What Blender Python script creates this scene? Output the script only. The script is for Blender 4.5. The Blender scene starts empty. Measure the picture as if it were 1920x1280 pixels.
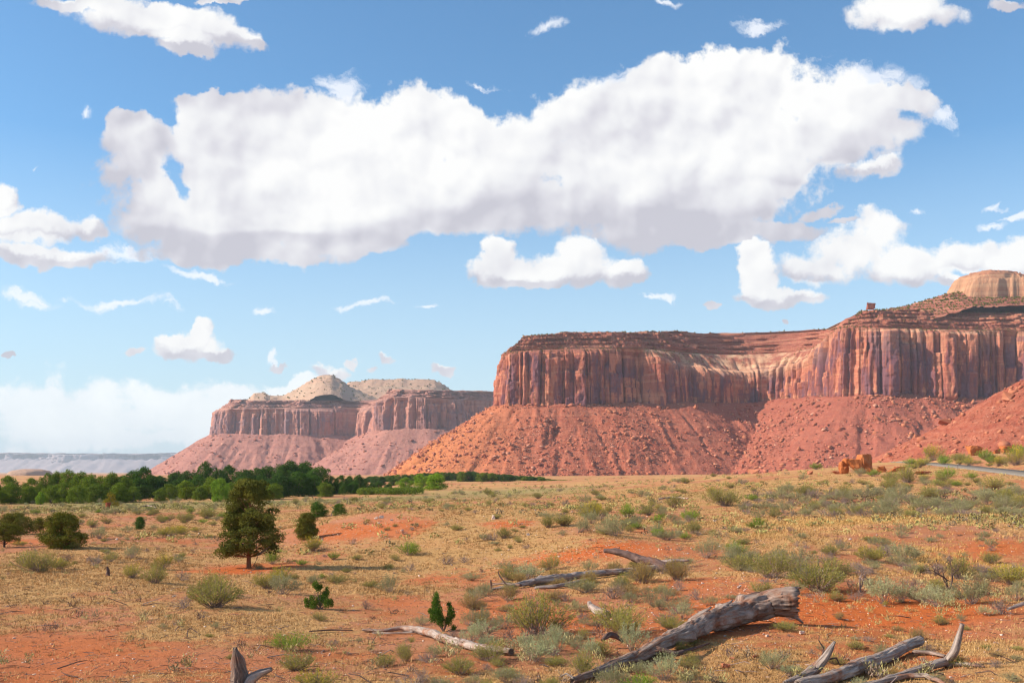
import bpy, math, random
import numpy as np
from mathutils import Vector
R = math.radians
D = bpy.data
SC = bpy.context.scene
COL = SC.collection

# ------------------------------------------------------------------ camera
CZ = 6.0                     # eye height above datum
F = 1867.0                   # focal length in pixels of the 1920 px wide photo (35 mm lens)
HZ = 880.0                   # row of the horizon
cam_d = D.cameras.new("camera")
cam_d.lens = 36.0 * F / 1920.0
cam_d.sensor_width = 36.0
cam_d.shift_y = (HZ - 640.0) / 1920.0
cam_d.clip_start = 0.5
cam_d.clip_end = 120000.0
cam = D.objects.new("camera", cam_d)
cam.location = (0, 0, CZ)
cam.rotation_euler = (R(90), 0, 0)
COL.objects.link(cam)
SC.camera = cam

def P(px, py, d):
    return np.array([(px - 960.0) / F * d, d, CZ + (HZ - py) / F * d])

# ------------------------------------------------------------------ light
SUN_DIR = np.array([-0.84, -0.05, 0.54]); SUN_DIR /= np.linalg.norm(SUN_DIR)   # towards the sun
sd = D.lights.new("sun", 'SUN')
sd.energy = 5.0
sd.angle = R(0.8)
sd.color = (1.0, 0.89, 0.74)
sun = D.objects.new("sun", sd)
sun.rotation_euler = Vector(SUN_DIR).to_track_quat('Z', 'Y').to_euler()
sun.location = (-40, -10, 60)
COL.objects.link(sun)
SUN_EL = math.asin(SUN_DIR[2])
SUN_ROT = math.atan2(SUN_DIR[0], SUN_DIR[1])

SC.view_settings.view_transform = 'Standard'
SC.view_settings.look = 'None'
SC.view_settings.exposure = 0.56
SC.view_settings.gamma = 1.0
SC.view_settings.use_curve_mapping = False
SC.render.engine = 'CYCLES'
SC.cycles.use_denoising = True
SC.cycles.filter_width = 1.25
SC.cycles.max_bounces = 5
SC.cycles.diffuse_bounces = 2
SC.cycles.transparent_max_bounces = 8
SC.cycles.volume_bounces = 0
SC.cycles.use_adaptive_sampling = False

# ------------------------------------------------------------------ world: sky texture with clouds laid out by direction
w = D.worlds.new("World")
SC.world = w
w.use_nodes = True
nt = w.node_tree
nt.nodes.clear()
L = nt.links

def nd(tree, t, ins=None, **kw):
    n = tree.nodes.new(t)
    for k, v in kw.items():
        setattr(n, k, v)
    for k, v in (ins or {}).items():
        if isinstance(v, bpy.types.NodeSocket):
            tree.links.new(v, n.inputs[k])
        else:
            n.inputs[k].default_value = v
    return n

def mth(tree, op, a, b=None, c=None, clamp=False):
    n = nd(tree, 'ShaderNodeMath', operation=op)
    n.use_clamp = clamp
    for i, v in enumerate((a, b, c)):
        if v is None: continue
        if isinstance(v, bpy.types.NodeSocket): tree.links.new(v, n.inputs[i])
        else: n.inputs[i].default_value = v
    return n.outputs[0]

def vmth(tree, op, a, b=None, c=None):
    n = nd(tree, 'ShaderNodeVectorMath', operation=op)
    for i, v in enumerate((a, b, c)):
        if v is None: continue
        if isinstance(v, bpy.types.NodeSocket): tree.links.new(v, n.inputs[i])
        else: n.inputs[i].default_value = v
    return n.outputs['Value'] if op in ('LENGTH', 'DOT_PRODUCT') else n.outputs[0]

def mixc(tree, f, a, b, mode='MIX'):
    n = nd(tree, 'ShaderNodeMix', data_type='RGBA', blend_type=mode)
    for i, v in ((0, f), (6, a), (7, b)):
        if isinstance(v, bpy.types.NodeSocket): tree.links.new(v, n.inputs[i])
        else: n.inputs[i].default_value = (tuple(v) + (1,) if isinstance(v, (tuple, list)) and len(v) == 3 else v)
    return n.outputs[2]

def rng(tree, v, a, b, c=0.0, d=1.0, smooth=False):
    n = nd(tree, 'ShaderNodeMapRange')
    n.interpolation_type = 'SMOOTHSTEP' if smooth else 'LINEAR'
    for i, x in enumerate((v, a, b, c, d)):
        if isinstance(x, bpy.types.NodeSocket): tree.links.new(x, n.inputs[i])
        else: n.inputs[i].default_value = x
    return n.outputs[0]

# clouds: (px, py, rx, ry, tilt in degrees) in photo pixels, turned into slopes x/y and z/y of the view direction
CUMULUS = [
 (255,235,62,42,0),(300,300,112,88,0),(340,380,118,92,0),(430,445,160,52,0),(400,200,62,36,0),(480,262,140,86,0),(570,235,92,58,0),
 (560,370,210,112,0),(480,480,215,20,0),(650,455,120,30,0),(700,290,160,115,0),(800,235,125,68,0),(880,232,72,54,0),(815,385,130,68,0),
 (720,405,110,50,0),(960,300,150,108,0),(1000,385,180,58,0),(1110,225,140,76,-6),(1250,190,160,78,-8),(1420,158,150,78,0),(1400,285,160,120,0),
 (1260,375,220,78,0),(1300,430,190,34,0),(1470,425,110,24,0),(1560,195,140,62,10),(1600,250,120,42,0),(1545,262,130,52,0),(1660,195,90,30,6),
 (1710,190,52,13,0),(1455,330,60,30,0),(1380,350,90,60,0),(1545,385,50,17,-16),(1130,330,200,120,0),(1590,405,50,10,0),
 (935,512,62,34,0),(932,476,30,34,0),(1080,476,52,44,0),(1060,505,112,34,0),(1170,513,56,28,0),(1000,530,90,18,0),
 (1425,520,44,52,0),(1450,558,84,24,0),(1420,480,34,36,0),(1600,470,108,56,0),(1645,428,58,48,0),(1550,500,92,42,0),(1700,500,112,42,0),(1820,478,90,32,0),(1910,490,70,44,0),(1812,528,64,18,0),(1510,558,60,18,0),(1335,576,20,8,0),
 (1625,315,72,23,-10),
 (290,38,170,36,4),(400,62,92,32,10),(345,85,70,18,12),(150,8,110,14,0),(420,4,60,9,0),(470,78,36,14,30),
 (1695,22,112,38,0),(1895,6,32,12,0),
 (55,432,132,34,0),(168,430,34,22,0),(10,375,26,40,0),(80,482,130,22,4),
 (345,648,66,26,0),(372,620,26,20,0),(402,668,30,13,0),(252,660,24,9,0),
 (518,689,24,6,0),(726,680,15,12,0),(836,692,30,13,0),(662,686,19,9,0),(620,704,32,16,0),(8,660,18,9,0),(700,700,14,6,0),
 (1470,612,9,7,0),
]
HOLE = (333,345,13,36,-10)
GREY_TOP = (395,200,80,36,0)
WISPS = [
 (1015,50,36,14,-25),(1440,45,60,16,0),(1235,4,40,10,0),(40,562,75,17,3),(205,566,130,12,2),(690,578,60,9,0),(495,588,30,8,0),(375,520,100,12,8),
 (1228,568,36,7,0),(910,157,40,7,0),(152,225,16,18,0),(1650,150,110,30,15),(1755,215,50,26,0),(1130,150,110,26,-14),(640,185,60,34,0),(770,572,30,6,0),
 (1715,385,16,9,0),(1870,380,22,9,0),(1875,416,26,9,0),(75,305,10,8,0),(510,676,12,8,0),(230,480,90,18,0),(1905,400,26,12,0),
]
BANK = [(80,755,210,56,0),(330,785,210,60,0),(420,750,90,34,0),(200,800,260,40,0),(100,790,160,44,0),(300,830,320,24,0),(560,720,80,14,0)]

def field_group(name, blobs, hole=None):
    g = D.node_groups.new(name, 'ShaderNodeTree')
    g.interface.new_socket('Vector', in_out='INPUT', socket_type='NodeSocketVector')
    g.interface.new_socket('Value', in_out='OUTPUT', socket_type='NodeSocketFloat')
    gi = g.nodes.new('NodeGroupInput'); go = g.nodes.new('NodeGroupOutput')
    best = None
    def length(b):
        px, py, rx, ry, tilt = b
        cx, cy = (px - 960) / F, (HZ - py) / F
        if tilt:
            vr = nd(g, 'ShaderNodeVectorRotate', rotation_type='Z_AXIS', ins={'Vector': gi.outputs[0], 'Center': (cx, cy, 0), 'Angle': R(tilt)})
            v = vr.outputs[0]
        else:
            v = gi.outputs[0]
        sx, sy = F / rx, F / ry
        q = vmth(g, 'MULTIPLY_ADD', v, (sx, sy, 0), (-cx * sx, -cy * sy, 0))
        return vmth(g, 'LENGTH', q)
    for b in blobs:
        l = length(b)
        best = l if best is None else mth(g, 'SMOOTH_MIN', best, l, 0.25)
    out = mth(g, 'SUBTRACT', 1.0, best)
    if hole:
        h = mth(g, 'SUBTRACT', length(hole), 1.0)
        out = mth(g, 'MINIMUM', out, mth(g, 'MULTIPLY', h, 0.24))
    g.links.new(out, go.inputs[0])
    return g

SMALL = [b for i, b in enumerate(CUMULUS) if i >= 34]
CUMULUS = CUMULUS[:34]
g_cum = field_group('cloud_field', CUMULUS, HOLE)
g_small = field_group('small_cloud_field', SMALL)
g_wis = field_group('wisp_field', WISPS)
g_bank = field_group('bank_field', BANK)

tc = nd(nt, 'ShaderNodeTexCoord')
sep = nd(nt, 'ShaderNodeSeparateXYZ', {0: tc.outputs['Generated']})
dx, dy, dz = sep.outputs
yy = mth(nt, 'MAXIMUM', dy, 0.02)
uv = nd(nt, 'ShaderNodeCombineXYZ', {0: mth(nt, 'DIVIDE', dx, yy), 1: mth(nt, 'DIVIDE', dz, yy), 2: 0.0}).outputs[0]

def noise(tree, vec, scale, detail, rough=0.55, dist=0.0, off=(0, 0, 0), ntype=None, color=False, lac=2.0, two=False):
    v = vmth(tree, 'ADD', vec, off) if off != (0, 0, 0) else vec
    n = nd(tree, 'ShaderNodeTexNoise', {'Vector': v, 'Scale': scale, 'Detail': detail, 'Roughness': rough, 'Distortion': dist, 'Lacunarity': lac})
    if ntype: n.noise_type = ntype
    if two: n.noise_dimensions = '2D'
    return n.outputs['Color' if color else 'Fac']

# domain warp gives ragged, billowed outlines
def n2(vec, scale, detail, rough=0.55, dist=0.0, off=(0, 0, 0), color=False):
    return noise(nt, vec, scale, detail, rough, dist, off, color=color, two=True)
wv = n2(uv, 8.0, 2.0, 0.5, color=True)
warp1 = vmth(nt, 'MULTIPLY', vmth(nt, 'SUBTRACT', wv, (0.5, 0.5, 0.5)), (0.060, 0.045, 0.0))
wv2 = n2(uv, 30.0, 5.0, 0.62, off=(3.1, 1.7, 0.0), color=True)
warp2 = vmth(nt, 'MULTIPLY', vmth(nt, 'SUBTRACT', wv2, (0.5, 0.5, 0.5)), (0.030, 0.026, 0.0))
p_w = vmth(nt, 'ADD', uv, vmth(nt, 'ADD', warp1, warp2))
p_s = vmth(nt, 'ADD', uv, vmth(nt, 'ADD', vmth(nt, 'MULTIPLY', warp1, (0.7, 0.7, 0.0)), vmth(nt, 'MULTIPLY', warp2, (0.22, 0.22, 0.0))))

p_m = vmth(nt, 'ADD', uv, vmth(nt, 'ADD', vmth(nt, 'MULTIPLY', warp1, (0.30, 0.30, 0.0)), vmth(nt, 'MULTIPLY', warp2, (0.95, 0.95, 0.0))))

def fld(g, vec):
    n = nd(nt, 'ShaderNodeGroup'); n.node_tree = g
    nt.links.new(vec, n.inputs[0]); return n.outputs[0]

def billow(vec):
    """rounded cauliflower relief"""
    v = nd(nt, 'ShaderNodeTexVoronoi', feature='SMOOTH_F1', normalize=True, voronoi_dimensions='2D')
    nt.links.new(vec, v.inputs['Vector'])
    for k_, v_ in (('Scale', 11.0), ('Detail', 2.8), ('Roughness', 0.45), ('Smoothness', 0.40)): v.inputs[k_].default_value = v_
    n = n2(vec, 5.0, 5.0, 0.50, off=(5.2, 0.3, 0.0))
    return mth(nt, 'ADD', mth(nt, 'MULTIPLY', mth(nt, 'SUBTRACT', 0.5, v.outputs['Distance']), 1.2), mth(nt, 'MULTIPLY', n, 1.0))

LD = (-0.008, 0.010, 0.0)     # towards the light, in slope units
F0b = fld(g_cum, p_w)
F0s = fld(g_small, p_m)
F0 = mth(nt, 'MAXIMUM', F0b, F0s)
p_b = vmth(nt, 'ADD', uv, vmth(nt, 'ADD', vmth(nt, 'MULTIPLY', warp1, (0.22, 0.22, 0.0)), vmth(nt, 'MULTIPLY', warp2, (0.25, 0.25, 0.0))))
b0 = billow(p_b)
b1 = billow(vmth(nt, 'ADD', p_b, LD))
fine = n2(uv, 40.0, 7.0, 0.60, off=(1.0, 7.0, 0.0))
ragg = rng(nt, n2(uv, 4.0, 1.0, 0.5, off=(6.0, 3.0, 0.0)), 0.42, 0.62, 0.35, 1.25)     # some edges crisp, some torn
dens = mth(nt, 'ADD', mth(nt, 'ADD', F0, mth(nt, 'MULTIPLY', mth(nt, 'SUBTRACT', b0, 0.62), 0.60)), mth(nt, 'MULTIPLY', mth(nt, 'MULTIPLY', mth(nt, 'SUBTRACT', fine, 0.5), 1.15), ragg))
mask = rng(nt, dens, 0.0, mth(nt, 'ADD', mth(nt, 'MULTIPLY', ragg, 0.34), mth(nt, 'MULTIPLY', rng(nt, fld(g_cum, vmth(nt, 'ADD', p_s, (0.0, -0.012, 0.0))), 0.2, -0.1), 0.12)), smooth=True)
mask = mth(nt, 'POWER', mask, 0.8)
# shading of the cloud mass
Fdn = fld(g_cum, vmth(nt, 'ADD', p_s, (0.004, -0.036, 0.0)))     # how near the base
relief = mth(nt, 'SUBTRACT', b0, b1)
lit = mth(nt, 'ADD', 0.48, mth(nt, 'MULTIPLY', relief, 1.8))
Fds = fld(g_small, vmth(nt, 'ADD', p_m, (0.0015, -0.010, 0.0)))
isbig = rng(nt, mth(nt, 'SUBTRACT', F0b, F0s), -0.1, 0.1)
base_b = mth(nt, 'MULTIPLY', rng(nt, Fdn, 0.42, -0.25, smooth=True), 0.40)
base_s = mth(nt, 'SUBTRACT', mth(nt, 'MULTIPLY', rng(nt, Fds, 0.40, -0.15, smooth=True), 0.55), 0.24)
lit = mth(nt, 'SUBTRACT', lit, mth(nt, 'ADD', mth(nt, 'MULTIPLY', base_b, isbig), mth(nt, 'MULTIPLY', base_s, mth(nt, 'SUBTRACT', 1.0, isbig))))
big = n2(uv, 4.2, 2.0, 0.45, off=(2.4, 8.3, 0.0))
lit = mth(nt, 'ADD', lit, mth(nt, 'MULTIPLY', mth(nt, 'SUBTRACT', big, 0.45), mth(nt, 'ADD', 0.6, mth(nt, 'MULTIPLY', isbig, 0.9))))
lit = mth(nt, 'ADD', lit, mth(nt, 'MULTIPLY', rng(nt, dens, 0.45, 0.0), 0.10), clamp=True)
ramp = nd(nt, 'ShaderNodeValToRGB', {0: lit})
cr = ramp.color_ramp
KC = 0.69
def kc(r, g_, b_): return (r * KC, g_ * KC, b_ * KC, 1)
cr.elements[0].position = 0.05; cr.elements[0].color = kc(0.60, 0.59, 0.66)
cr.elements[1].position = 0.80; cr.elements[1].color = kc(1.0, 0.995, 0.985)
e = cr.elements.new(0.30); e.color = kc(0.74, 0.73, 0.785)
e = cr.elements.new(0.55); e.color = kc(0.89, 0.89, 0.91)
cloud_col = ramp.outputs[0]

# thin wisps and the hazy bank low on the left
Fw = fld(g_wis, p_w)
streak = n2(vmth(nt, 'MULTIPLY', p_w, (1.0, 2.0, 1.0)), 20.0, 7.0, 0.68, dist=0.5, off=(9.0, 2.0, 0.0))
wmask = mth(nt, 'MULTIPLY', rng(nt, mth(nt, 'ADD', Fw, mth(nt, 'MULTIPLY', mth(nt, 'SUBTRACT', streak, 0.50), 2.6)), 0.0, 0.9, smooth=True), 0.80)
Fb = fld(g_bank, p_w)
bn = n2(p_s, 20.0, 6.0, 0.6, off=(4.0, 4.0, 0.0))
bmask = mth(nt, 'MULTIPLY', rng(nt, mth(nt, 'ADD', Fb, mth(nt, 'MULTIPLY', mth(nt, 'SUBTRACT', bn, 0.44), 2.0)), 0.0, 0.55, smooth=True), 0.85)

sky = nd(nt, 'ShaderNodeTexSky')
sky.sky_type = 'NISHITA'
sky.sun_disc = False
sky.sun_elevation = SUN_EL
sky.sun_rotation = SUN_ROT
sky.altitude = 1500.0
sky.air_density = 1.15
sky.dust_density = 1.0
sky.ozone_density = 2.0
SKY_STR = 0.112
skyc = vmth(nt, 'MULTIPLY', sky.outputs[0], (SKY_STR, SKY_STR, SKY_STR))
skyc = vmth(nt, 'MULTIPLY', skyc, (0.68, 0.98, 1.10))
skyc = mixc(nt, rng(nt, dz, 0.30, 0.0, 0, 0.92), skyc, (0.47, 0.565, 0.62))
front = rng(nt, dy, 0.03, 0.10)
c1 = mixc(nt, mth(nt, 'MULTIPLY', wmask, front), skyc, (0.70, 0.71, 0.74))
c2 = mixc(nt, mth(nt, 'MULTIPLY', bmask, front), c1, mixc(nt, bn, (0.62, 0.65, 0.68), (0.80, 0.80, 0.78)))
c3 = mixc(nt, mth(nt, 'MULTIPLY', mask, front), c2, cloud_col)
# the rest of the sky carries scattered cloud too
uv2 = nd(nt, 'ShaderNodeCombineXYZ', {0: mth(nt, 'DIVIDE', dx, mth(nt, 'MAXIMUM', dz, 0.05)), 1: mth(nt, 'DIVIDE', dy, mth(nt, 'MAXIMUM', dz, 0.05)), 2: 0.0}).outputs[0]
rest = rng(nt, noise(nt, uv2, 0.8, 4.0, 0.6, two=True), 0.52, 0.62, smooth=True)
rest = mth(nt, 'MULTIPLY', rest, mth(nt, 'MULTIPLY', rng(nt, mth(nt, 'DIVIDE', dz, yy), 0.62, 0.9), rng(nt, dz, 0.08, 0.2)))
c4 = mixc(nt, rest, c3, (0.70, 0.70, 0.72))
c4 = vmth(nt, 'MULTIPLY', c4, (1, 1, 1))
bg = nd(nt, 'ShaderNodeBackground', {0: c4, 1: 1.0})
wo = nd(nt, 'ShaderNodeOutputWorld', {0: bg.outputs[0]})
w.cycles.sampling_method = 'MANUAL'
w.cycles.sample_map_resolution = 512
# ------------------------------------------------------------------ numeric helpers
def h32(*a):
    h = np.uint32(2166136261)
    acc = None
    with np.errstate(over='ignore'):
        for k, x in enumerate(a):
            x = np.asarray(x).astype(np.int64).astype(np.uint32)
            acc = (x * np.uint32(374761393 + 668265263 * 0)) if acc is None else (acc ^ (x * np.uint32([374761393, 668265263, 2246822519, 3266489917][k % 4])))
            acc = (acc ^ (acc >> np.uint32(15))) * np.uint32(2246822519)
            acc = (acc ^ (acc >> np.uint32(13))) * np.uint32(3266489917)
        acc = acc ^ (acc >> np.uint32(16))
    return acc.astype(np.float64) / 4294967295.0

def vnoise(x, y, seed=0):
    xi = np.floor(x); yi = np.floor(y)
    fx = x - xi; fy = y - yi
    fx = fx * fx * fx * (fx * (fx * 6 - 15) + 10); fy = fy * fy * fy * (fy * (fy * 6 - 15) + 10)
    a = h32(xi, yi, seed); b = h32(xi + 1, yi, seed); c = h32(xi, yi + 1, seed); d = h32(xi + 1, yi + 1, seed)
    return (a + (b - a) * fx) * (1 - fy) + (c + (d - c) * fx) * fy   # 0..1

def fbm(x, y, oct=4, seed=0, gain=0.5):
    s = 0; a = 1; t = 0
    for k in range(oct):
        s = s + a * (vnoise(x * 2 ** k + 17.3 * k, y * 2 ** k - 9.1 * k, seed + k) - 0.5); t += a; a *= gain
    return s / t * 2   # about -1..1

def cells(s, width, seed, warp=0.8):
    """irregular 1-D cells: id hash -1..1 and distance to the nearest joint in cell units"""
    q = s / width + warp * (vnoise(s / width * 0.7, s * 0 + seed * 1.7, seed) - 0.5) * 2
    i = np.floor(q); f = q - i
    return i, np.minimum(f, 1 - f)

def smooth(a, n):
    if n < 2: return a
    k = np.hanning(n + 2)[1:-1]; k /= k.sum()
    p = np.pad(a, (n, n), mode='edge')
    return np.convolve(p, k, 'same')[n:-n]

def mesh_np(name, verts, faces, mat=None, smooth_shade=False, attrs=None, fmat=None, mats=None):
    """faces: (n,3) or (n,4) int array"""
    me = D.meshes.new(name)
    verts = np.asarray(verts, np.float32); faces = np.asarray(faces, np.int32)
    n, k = faces.shape
    me.vertices.add(len(verts)); me.vertices.foreach_set('co', verts.ravel())
    me.loops.add(n * k); me.loops.foreach_set('vertex_index', faces.ravel())
    me.polygons.add(n); me.polygons.foreach_set('loop_start', np.arange(0, n * k, k, dtype=np.int32))
    if fmat is not None: me.polygons.foreach_set('material_index', np.asarray(fmat, np.int32))
    if smooth_shade: me.polygons.foreach_set('use_smooth', np.ones(n, bool))
    me.update(calc_edges=True)
    for kk, v in (attrs or {}).items():
        at = me.attributes.new(kk, 'FLOAT', 'POINT'); at.data.foreach_set('value', np.asarray(v, np.float32).ravel())
    for m in (mats or ([mat] if mat else [])): me.materials.append(m)
    return me

def grid_faces(nr, nc):
    i = np.arange(nr - 1)[:, None] * nc + np.arange(nc - 1)[None, :]
    return np.stack([i, i + 1, i + nc + 1, i + nc], -1).reshape(-1, 4)

def obj(name, me, parent=None, loc=None):
    o = D.objects.new(name, me); COL.objects.link(o)
    if parent is not None: o.parent = parent
    if loc is not None: o.location = tuple(float(v) for v in loc)
    return o

def tag(o, label=None, cat=None, group=None, kind=None):
    if label: o['label'] = label
    if cat: o['category'] = cat
    if group: o['group'] = group
    if kind: o['kind'] = kind
    return o

def empty(name, loc, rz=0.0):
    o = D.objects.new(name, None); COL.objects.link(o)
    o.empty_display_size = 0.3
    o.location = tuple(float(v) for v in loc); o.rotation_euler = (0, 0, rz)
    return o

# ------------------------------------------------------------------ material helpers
def mat_new(name, rough=0.9, spec=0.1):
    m = D.materials.new(name); m.use_nodes = True
    t = m.node_tree; t.nodes.clear()
    b = nd(t, 'ShaderNodeBsdfPrincipled', {'Roughness': rough})
    b.inputs['Specular IOR Level'].default_value = spec
    o = nd(t, 'ShaderNodeOutputMaterial', {0: b.outputs[0]})
    return m, t, b

def attr(t, name):
    return nd(t, 'ShaderNodeAttribute', attribute_name=name).outputs['Fac']

def ramp(t, fac, stops, interp='LINEAR'):
    n = nd(t, 'ShaderNodeValToRGB', {0: fac}); c = n.color_ramp; c.interpolation = interp
    while len(c.elements) > 1: c.elements.remove(c.elements[-1])
    c.elements[0].position = stops[0][0]; c.elements[0].color = tuple(stops[0][1]) + (1,)
    for p, col in stops[1:]:
        e = c.elements.new(p); e.color = tuple(col) + (1,)
    return n.outputs[0]

def geo_pos(t):
    return nd(t, 'ShaderNodeNewGeometry').outputs['Position']

def bump(t, b, h, strength, dist):
    n = nd(t, 'ShaderNodeBump', {'Strength': strength, 'Distance': dist, 'Height': h})
    t.links.new(n.outputs[0], b.inputs['Normal'])
# ------------------------------------------------------------------ terrain height (world x,y -> z), fitted to where the photo shows the ground
TP = [  # px, py, depth
 (0,1280,21),(0,1180,30),(0,1100,43),(0,1040,64),(0,1000,92),(0,965,140),(0,945,205),(0,925,340),(0,898,900),
 (250,1280,21),(250,1180,30),(250,1100,43),(250,1040,64),(250,1000,92),(250,965,140),(250,945,205),(250,925,340),(250,898,900),
 (480,1280,21),(480,1180,30),(480,1110,41),(480,1064,56),(480,1020,80),(480,975,125),(480,946,195),(480,936,245),(480,915,420),(480,897,1000),
 (620,1280,21),(620,1180,31),(620,1110,42),(620,1055,58),(620,1018,70),(620,985,82),(620,962,115),(620,942,190),(620,925,300),(620,905,600),(620,893,1300),
 (780,1280,21),(780,1180,31),(780,1110,42),(780,1055,57),(780,1025,66),(780,965,80),(780,953,120),(780,938,190),(780,922,300),(780,905,600),(780,893,1300),
 (960,1280,21),(960,1180,30),(960,1090,43),(960,1030,61),(960,966,78),(960,955,112),(960,935,190),(960,918,300),(960,903,620),(960,892,1300),
 (1130,1280,21),(1130,1180,29),(1130,1090,42),(1130,1045,52),(1130,1003,60),(1130,960,98),(1130,928,180),(1130,908,330),(1130,897,660),(1130,892,1200),
 (1300,1280,21),(1300,1180,28),(1300,1090,40),(1300,1040,52),(1300,1000,68),(1300,950,108),(1300,915,172),(1300,898,260),(1300,892,600),(1300,889,1200),
 (1500,1280,21),(1500,1190,27),(1500,1130,33),(1500,1050,47),(1500,1000,66),(1500,950,104),(1500,910,165),(1500,887,235),(1500,889,520),(1500,888,1200),
 (1700,1280,21),(1700,1190,27),(1700,1130,34),(1700,1050,48),(1700,1000,64),(1700,950,98),(1700,905,155),(1700,880,220),(1700,866,285),(1700,864,420),(1700,880,1200),
 (1920,1280,20),(1920,1190,26),(1920,1130,33),(1920,1050,47),(1920,1000,62),(1920,950,92),(1920,912,135),(1920,888,178),(1920,868,225),(1920,852,300),(1920,845,420),(1920,870,1200),
 (2150,1280,20),(2150,1130,32),(2150,1000,60),(2150,920,120),(2150,880,180),(2150,850,300),(2150,840,420),(2150,870,1200),
 (-250,1280,21),(-250,1100,43),(-250,1000,92),(-250,945,205),(-250,898,900),
]
_tp = np.array([[(a - 960) / F, math.log(d), (HZ - b) / F * d] for a, b, d in TP])
for uu in (-0.7, -0.3, 0.0, 0.3, 0.7):
    _tp = np.vstack([_tp, [uu, math.log(4000), -20.0], [uu, math.log(12000), -40.0], [uu, math.log(10), -4.4]])
def _feat(u, l): return np.stack([u * 4.0, l * 1.6], -1)
_A = _feat(_tp[:, 0], _tp[:, 1])
def _phi(r): return r ** 2 * np.log(r + 1e-9)
_K = _phi(np.linalg.norm(_A[:, None] - _A[None], axis=-1))
_n = len(_A)
_Pm = np.c_[np.ones(_n), _A]
_M = np.zeros((_n + 3, _n + 3)); _M[:_n, :_n] = _K + np.eye(_n) * 0.02; _M[:_n, _n:] = _Pm; _M[_n:, :_n] = _Pm.T
_W = np.linalg.solve(_M, np.r_[_tp[:, 2], 0, 0, 0])

ROAD_PTS = [(1690,865.5,330),(1716,866.5,300),(1760,870,264),(1800,874,236),(1850,879,208),(1900,884.5,186),(1950,890,166),(2050,905,138),(2200,930,105)]
_road = np.array([P(*p) for p in ROAD_PTS])
_rt = np.r_[0, np.cumsum(np.linalg.norm(np.diff(_road[:, :2], axis=0), axis=1))]
_rs = np.arange(0, _rt[-1], 2.0)
ROAD = np.stack([smooth(np.interp(_rs, _rt, _road[:, k]), 15) for k in range(3)], -1)

def base_h(x, y):
    x = np.asarray(x, float); y = np.asarray(y, float)
    shp = x.shape; x = x.ravel(); y = y.ravel()
    yc = np.clip(y, 10, 12000)
    u = np.clip(x / yc, -0.7, 0.7); l = np.log(yc)
    out = np.empty(len(x))
    for i in range(0, len(x), 50000):
        f = _feat(u[i:i + 50000], l[i:i + 50000])
        d2 = (f[:, 0:1] - _A[None, :, 0]) ** 2 + (f[:, 1:2] - _A[None, :, 1]) ** 2
        k = 0.5 * d2 * np.log(d2 + 1e-12)
        out[i:i + 50000] = k @ _W[:_n] + _W[_n] + f @ _W[_n + 1:]
    return (out + CZ).reshape(shp)

def ground_h(x, y, fine=True):
    x = np.asarray(x, float); y = np.asarray(y, float)
    z = base_h(x, y)
    far = np.clip((y - 300) / 1500, 0, 1)
    near = np.clip(1 - y / 220, 0.0, 1)
    z = z + 0.38 * fbm(x / 26, y / 26, 3, 5) * (1 - far)
    z = z + 0.20 * fbm(x / 6.5, y / 6.5, 3, 9) * (0.35 + 0.65 * near) * (1 - far)
    if fine:
        z = z + 0.055 * fbm(x / 1.1, y / 1.1, 3, 21) * near + 0.02 * fbm(x / 0.3, y / 0.3, 2, 31) * np.clip(1 - y / 70, 0, 1)
    # level the strip carrying the road
    m = (y > 90) & (y < 350) & (x > 50)
    if m.any():
        xs, ys = x[m], y[m]
        d2 = (xs[:, None] - ROAD[None, :, 0]) ** 2 + (ys[:, None] - ROAD[None, :, 1]) ** 2
        j = d2.argmin(1); d = np.sqrt(d2[np.arange(len(j)), j])
        wgt = np.clip((13 - d) / 8, 0, 1); wgt = wgt * wgt * (3 - 2 * wgt)
        zz = z[m]; z[m] = zz * (1 - wgt) + (ROAD[j, 2] - 0.10) * wgt
    return z

_dd = np.exp(np.linspace(math.log(17), math.log(2500), 900))
def on_ground(px, py, fine=False):
    """first point where the ray through a photo pixel meets the ground"""
    u = (px - 960) / F; s = (HZ - py) / F
    ray = CZ + s * _dd; g = ground_h(u * _dd, _dd, fine)
    hit = np.nonzero(ray <= g)[0]
    if len(hit) == 0: i = len(_dd) - 1
    else: i = hit[0]
    if i > 0:
        a = ray[i - 1] - g[i - 1]; b = ray[i] - g[i]; t = a / (a - b + 1e-9); d = _dd[i - 1] + t * (_dd[i] - _dd[i - 1])
    else: d = _dd[0]
    return np.array([u * d, d, CZ + s * d])

def gz(x, y): return float(ground_h(np.array([x]), np.array([y]))[0])

# where bare red soil, straw grass, green scrub and stones lie; world positions taken from the photo
def blobs_at(x, y, lst):
    s = np.zeros(np.shape(x))
    u = x / np.maximum(y, 1); row = CZ - 0
    px = 960 + u * F
    ly = np.log(np.maximum(y, 1))
    for (cx, d, rx, rl, a) in lst:
        s = s + a * np.exp(-(((px - cx) / rx) ** 2 + ((ly - math.log(d)) / rl) ** 2))
    return s
RED = [(1560,33,170,0.13,0.9),(1750,31,200,0.14,0.95),(1300,40,130,0.13,0.5),(1120,55,170,0.085,1.1),(1330,30,150,0.15,0.7),(1850,52,90,0.09,0.8),
       (960,72,60,0.06,0.9),(700,74,120,0.07,0.85),(820,50,110,0.10,0.55),(620,60,90,0.06,0.3),(400,53,90,0.05,0.8),(480,56,80,0.06,0.9),(330,66,110,0.05,0.5),
       (100,25,200,0.25,0.55),(900,36,100,0.12,0.55),(380,24,160,0.1,0.3),(320,80,60,0.04,0.5),(40,80,60,0.05,0.7),(760,40,60,0.06,0.4),(1200,66,60,0.04,0.6),(1700,23,200,0.1,0.5),(1050,30,120,0.15,0.5)]
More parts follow.
